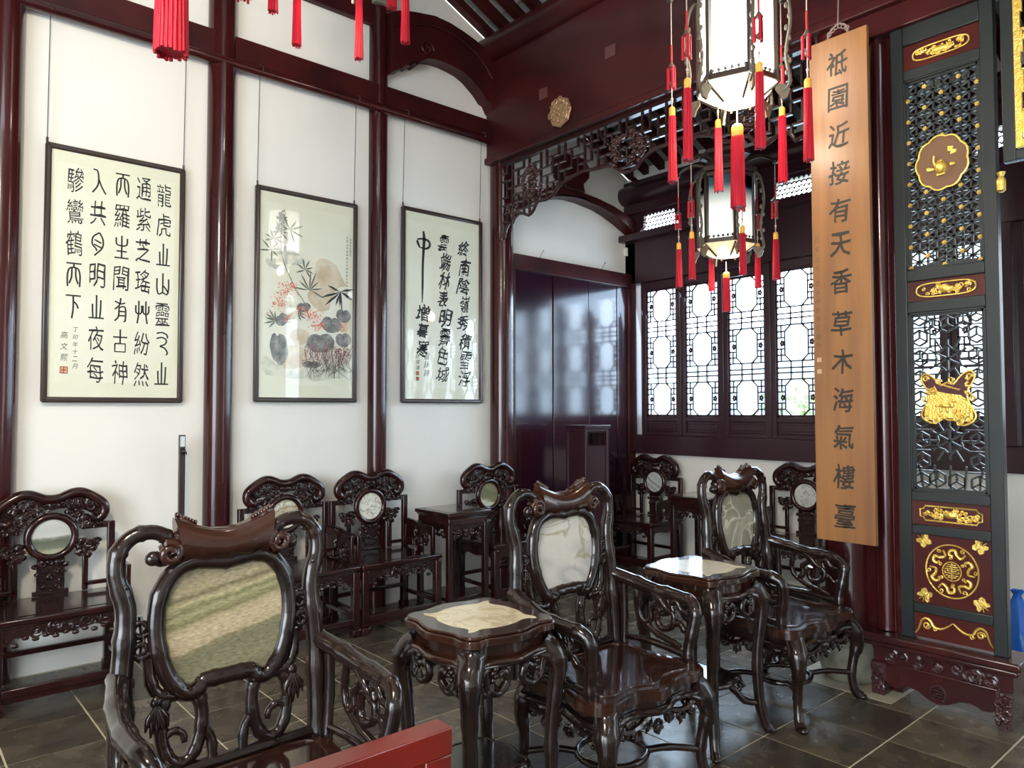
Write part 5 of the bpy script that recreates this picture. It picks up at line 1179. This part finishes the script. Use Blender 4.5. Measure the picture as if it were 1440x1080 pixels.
def lantern(label, loc, glow, fr, base_dz, tassels, tl=.40, rot=0., power=0, ctr=True, cut=None):
    """six-sided hanging lantern; local z=0 is the underside of the body"""
    t = thing('palace_lantern', label, 'lantern', loc, rot, 'hanging palace lanterns')
    r0 = .205; H = .52
    C6 = [V(r0*math.cos(k*PI/3), r0*math.sin(k*PI/3), 0) for k in range(6)]
    for k in range(6):
        a, b_ = C6[k], C6[(k+1) % 6]; d = (b_-a); u_ = d.normalized(); n_ = V(u_.y, -u_.x, 0)
        m = MB(); A = a+d*.09; B = b_-d*.09
        m.add([A+V(0, 0, .03), B+V(0, 0, .03), B+V(0, 0, H-.02), A+V(0, 0, H-.02)]+[p-n_*.006 for p in (A+V(0, 0, .03), B+V(0, 0, .03), B+V(0, 0, H-.02), A+V(0, 0, H-.02))], [(0,1,2,3),(7,6,5,4),(0,4,5,1),(1,5,6,2),(2,6,7,3),(3,7,4,0)])
        m.build('glass_panel', glow, t)
        m = MB().box(-.012, .012, -.012, .012, 0, H); p = m.build('corner_post', dark_l, t); p.location = a; p.rotation_euler.z = k*PI/3
        m = MB(); m.bar(a+V(0, 0, .015), b_+V(0, 0, .015), .03, .02, n_).bar(a+V(0, 0, H-.01), b_+V(0, 0, H-.01), .03, .02, n_)
        for q_ in range(6): m.ball(a+d*((q_+.5)/6)+V(0, 0, .045), .012, .012, .012, 6, 4)
        m.build('frame_rail', dark_l, t)
        # carved wing bracket on each corner, with dragon-head arm above
        e = V(math.cos(k*PI/3), math.sin(k*PI/3), 0); m = MB()
        m.tube(cr([a+V(0, 0, H+.02), a+e*.05+V(0, 0, H-.03), a+e*.075+V(0, 0, H*.6), a+e*.05+V(0, 0, H*.25), a+e*.07+V(0, 0, -.02), a+e*.03+V(0, 0, -.06)], 4), .010, 6)
        m.prism([(0,-.02),(.055,-.03),(.075,-.06),(.06,-.10),(.03,-.11),(.02,-.08),(.0,-.05)], a-n_*.006, e, (0, 0, 1), V(-e.y, e.x, 0), .014)
        for q_ in range(7): m.ball(a+e*(.055+.015*(q_ % 2))+V(0, 0, .03+q_*.06), .012, .012, .018, 6, 4)
        m.build('wing_bracket', carv_l, t)
        m = MB(); m.tube(cr([e*.12+V(0, 0, H+.10), e*.24+V(0, 0, H+.13), e*.33+V(0, 0, H+.10), e*.36+V(0, 0, H+.06)], 4), [.016]*5+[.013]*4+[.010]*4, 7); m.ball(e*.365+V(0, 0, H+.07), .022, .022, .018, 8, 5); m.build('crown_arm', dark_l, t)
    m = MB().lathe([(.17, H), (.235, H+.015), (.235, H+.05), (.16, H+.06), (.14, H+.14), (.19, H+.16), (.19, H+.19), (.06, H+.22), (.03, H+.30)], (0, 0, 0), 6); m.build('crown', dark_l, t)
    sk = MB().lathe([(.205, .0), (.215, -.012), (.12, -.075), (.10, -.08)], (0, 0, 0), 6); sk.build('skirt', fr, t)
    m = MB()
    for k in range(6): e = V(math.cos(k*PI/3), math.sin(k*PI/3), 0); m.bar(e*.215+V(0, 0, -.015), e*.10+V(0, 0, -.088), .012, .014, (0, 0, 1))
    m.build('skirt_rib', dark_l, t)
    MB().tube([(0, 0, H+.28), (0, 0, cut if cut else H+1.2)], .005, 6).build('hanging_rod', steel, t)
    for k in range(6):
        if k not in tassels: continue
        tk = tassels[k]; e = V(math.cos(k*PI/3), math.sin(k*PI/3), 0); zt = H+.06; c = e*.36
        z0 = base_dz+tk     # top of the long fringe
        fm = MB(); q = random.Random(k)
        fm.lathe([(.017, -.045), (.018, -.09), (.019, -tl*.5), (.023, -tl+.01), (.023, -tl)], (0, 0, 0), 12)
        for j in range(14): a = 2*PI*j/14; fm.tube([(.017*math.cos(a), .017*math.sin(a), -.05), (.0195*math.cos(a), .0195*math.sin(a), -tl*.55), (.0235*math.cos(a), .0235*math.sin(a), -tl-q.uniform(0, .012))], .0042, 4)
        f = fm.build('tassel', redt, t); f.location = c+V(0, 0, z0)
        MB().lathe([(.006, .008), (.015, .0), (.018, -.008), (.018, -.05), (.0165, -.052)], (0, 0, 0), 12).build('tassel_cap', yel, f)
        MB().tube([(0, 0, 0), (0, 0, zt-z0)], .0032, 5).ball((0, 0, .05), .008, .008, .010, 8, 5).ball((0, 0, .035), .006, .006, .006, 8, 5).build('tassel_cord', cordm, f)
        for j, (ax, ay) in enumerate(((.020, 0), (-.012, .018), (-.012, -.018))):
            MB().lathe([(.004, .0), (.0085, -.005), (.0085, -.03), (.009, -.10), (.010, -.125)], (ax, ay, .235), 8).build('small_tassel', redt, f)
        MB().lathe([(.005, .02), (.018, .0), (.024, -.01), (.006, -.015)], (0, 0, .24), 8).ball((0, 0, .135), .016, .016, .018, 8, 6).build('bead', carv_l, f)
        MB().tube([(0, 0, .26), (0, 0, .36)], .0065, 6).build('red_cord', redcord, f)
    if ctr:
        fm = MB().lathe([(.030, -.06), (.031, -.1), (.033, -.28), (.036, -.44)], (0, 0, 0), 16)
        for j in range(22): a = 2*PI*j/22; fm.tube([(.030*math.cos(a), .030*math.sin(a), -.06), (.033*math.cos(a), .033*math.sin(a), -.25), (.0365*math.cos(a), .0365*math.sin(a), -.44-rnd.uniform(0, .012))], .005, 4)
        f = fm.build('tassel', redt, t); f.location = (0, 0, -.205)
        L_ = 1. if ctr is True else ctr; f.scale = (1 if L_ == 1 else .8, 1 if L_ == 1 else .8, L_)
        MB().lathe([(.008, .014), (.026, .004), (.032, -.010), (.032, -.065), (.030, -.068)], (0, 0, 0), 16).build('tassel_cap', yel, f); MB().tube([(0, 0, 0), (0, 0, .13)], .004, 6).build('tassel_cord', cordm, f)
    if power:
        d = bpy.data.lights.new('lantern_bulb', 'POINT'); d.energy = power; d.color = (1, .90, .74); d.shadow_soft_size = .06
        q_ = bpy.data.objects.new('lantern_bulb', d); COL.objects.link(q_); q_.parent = t; q_.location = (0, 0, -.16)
    return t
g_hot = panel_mat('lit_glass_bright', 4, 12); g_soft = panel_mat('lit_glass_soft', -.25, 1.5); g_soft.node_tree.nodes['Principled BSDF'].inputs['Base Color'].default_value = (.40, .46, .46, 1)
g_mid = panel_mat('lit_glass_even', 1.2, 3); sk_mid = mat('lit_skirt_even', (.7, .62, .5), .4, emit=(1, .85, .6), es=1.)
sk_hot = mat('lit_skirt_bright', (.7, .66, .5), .4, emit=(1, .9, .66), es=3.2); sk_soft = mat('lit_skirt_soft', (.6, .48, .32), .4, emit=(1, .72, .40), es=.55)
T6 = {0: 0, 1: 0, 2: 0, 3: 0, 4: 0, 5: 0}
lantern('brightly glowing hexagonal lantern with long red tassels, hanging before the main beam', (-2.17, 3.51, 3.27), g_hot, sk_hot, -.03, T6, .42, R(-48.9+8), 10)
lantern('dimmer hexagonal lantern with red tassels, hanging before the lattice windows', (-3.12, 4.87, 2.77), g_soft, sk_soft, .06, T6, .34, R(-48.9+10), 5, ctr=.66)
lantern('lantern mostly above the frame, only slender red tassel ends showing at top centre', (-3.57, 1.89, 3.98), g_mid, sk_mid, .03, {k: .0 for k in range(6)}, .40, R(-48.9+5), 5, ctr=False)
lantern('nearest lantern, above the frame, only its wide red tassel showing at upper left', (-1.92, .548, 3.07), g_mid, sk_mid, .12, T6, .42, R(-48.9), 1.5)

# ------------------------------------------------------------------ outside the windows
ground = MB().box(-30, 30, 6.35, 40, -.35, -.2).build('courtyard_ground', mat('paving', (.45, .45, .42), .9)); struct(ground)
MB  # neighbouring building
t = thing('garden_building', 'pale blue-grey building across the courtyard seen through the lattice', 'building', (-6.2, 13.0, -.2))
MB().box(-3.2, .9, 0, 3, 0, 2.55).build('wall', mat('pale_wall', (.74, .79, .83), .8), t)
MB().add([(-3.6,-.6,2.5),(1.3,-.6,2.5),(1.3,1.5,3.6),(-3.6,1.5,3.6),(-3.6,-.6,2.42),(1.3,-.6,2.42),(1.3,1.5,3.5),(-3.6,1.5,3.5)], [(0,1,2,3),(7,6,5,4),(0,4,5,1),(1,5,6,2),(2,6,7,3),(3,7,4,0)]).build('roof', mat('roof_tile_grey', (.34, .38, .42), .7), t)
for x in (-2.4, -1.4, -.4): MB().box(x, x+.55, -.03, .02, .9, 2.1).build('window', mat('blue_grey_shutter', (.30, .40, .50), .6), t)
def shrub(label, x, y, h, sd, c):
    t = thing('garden_shrub', label, 'shrub', (x, y, -.2)); q = random.Random(sd)
    m = MB()
    for k in range(7): a = q.uniform(0, 6.28); m.tube([(0, 0, 0), (.15*math.cos(a), .15*math.sin(a), h*.5), (.4*math.cos(a), .4*math.sin(a), h*q.uniform(.75, 1))], .015, 5)
    m.build('stem', mat('stem', (.2, .18, .08), .8), t); m = MB()
    for k in range(900):
        a = q.uniform(0, 6.28); r_ = .75*math.sqrt(q.random()); z = h*q.uniform(.25, 1.05)*(1-.25*r_); d = V(q.uniform(-1, 1), q.uniform(-1, 1), q.uniform(-.6, .8)).normalized(); s = d.orthogonal().normalized(); p = V(r_*math.cos(a), r_*math.sin(a), z)
        m.add([p, p+d*.06+s*.022, p+d*.14, p+d*.06-s*.022], [(0, 1, 2, 3)])
    m.build('foliage', c, t, kind='stuff')
lf = mat('leaf_green', (.16, .32, .09), .5, c2=(.26, .42, .14), scale=4)
shrub('bright green garden shrub outside, behind the third window leaf', -5.3, 10.2, 2.1, 1, lf)
shrub('bright green garden shrub outside, behind the window leaf beside the board', -3.7, 8.3, 1.7, 2, lf)
struct(MB().box(-14, 8, 17, 17.3, -.2, 3.0).build('courtyard_wall', mat('white_outer_wall', (.8, .8, .78), .8)))
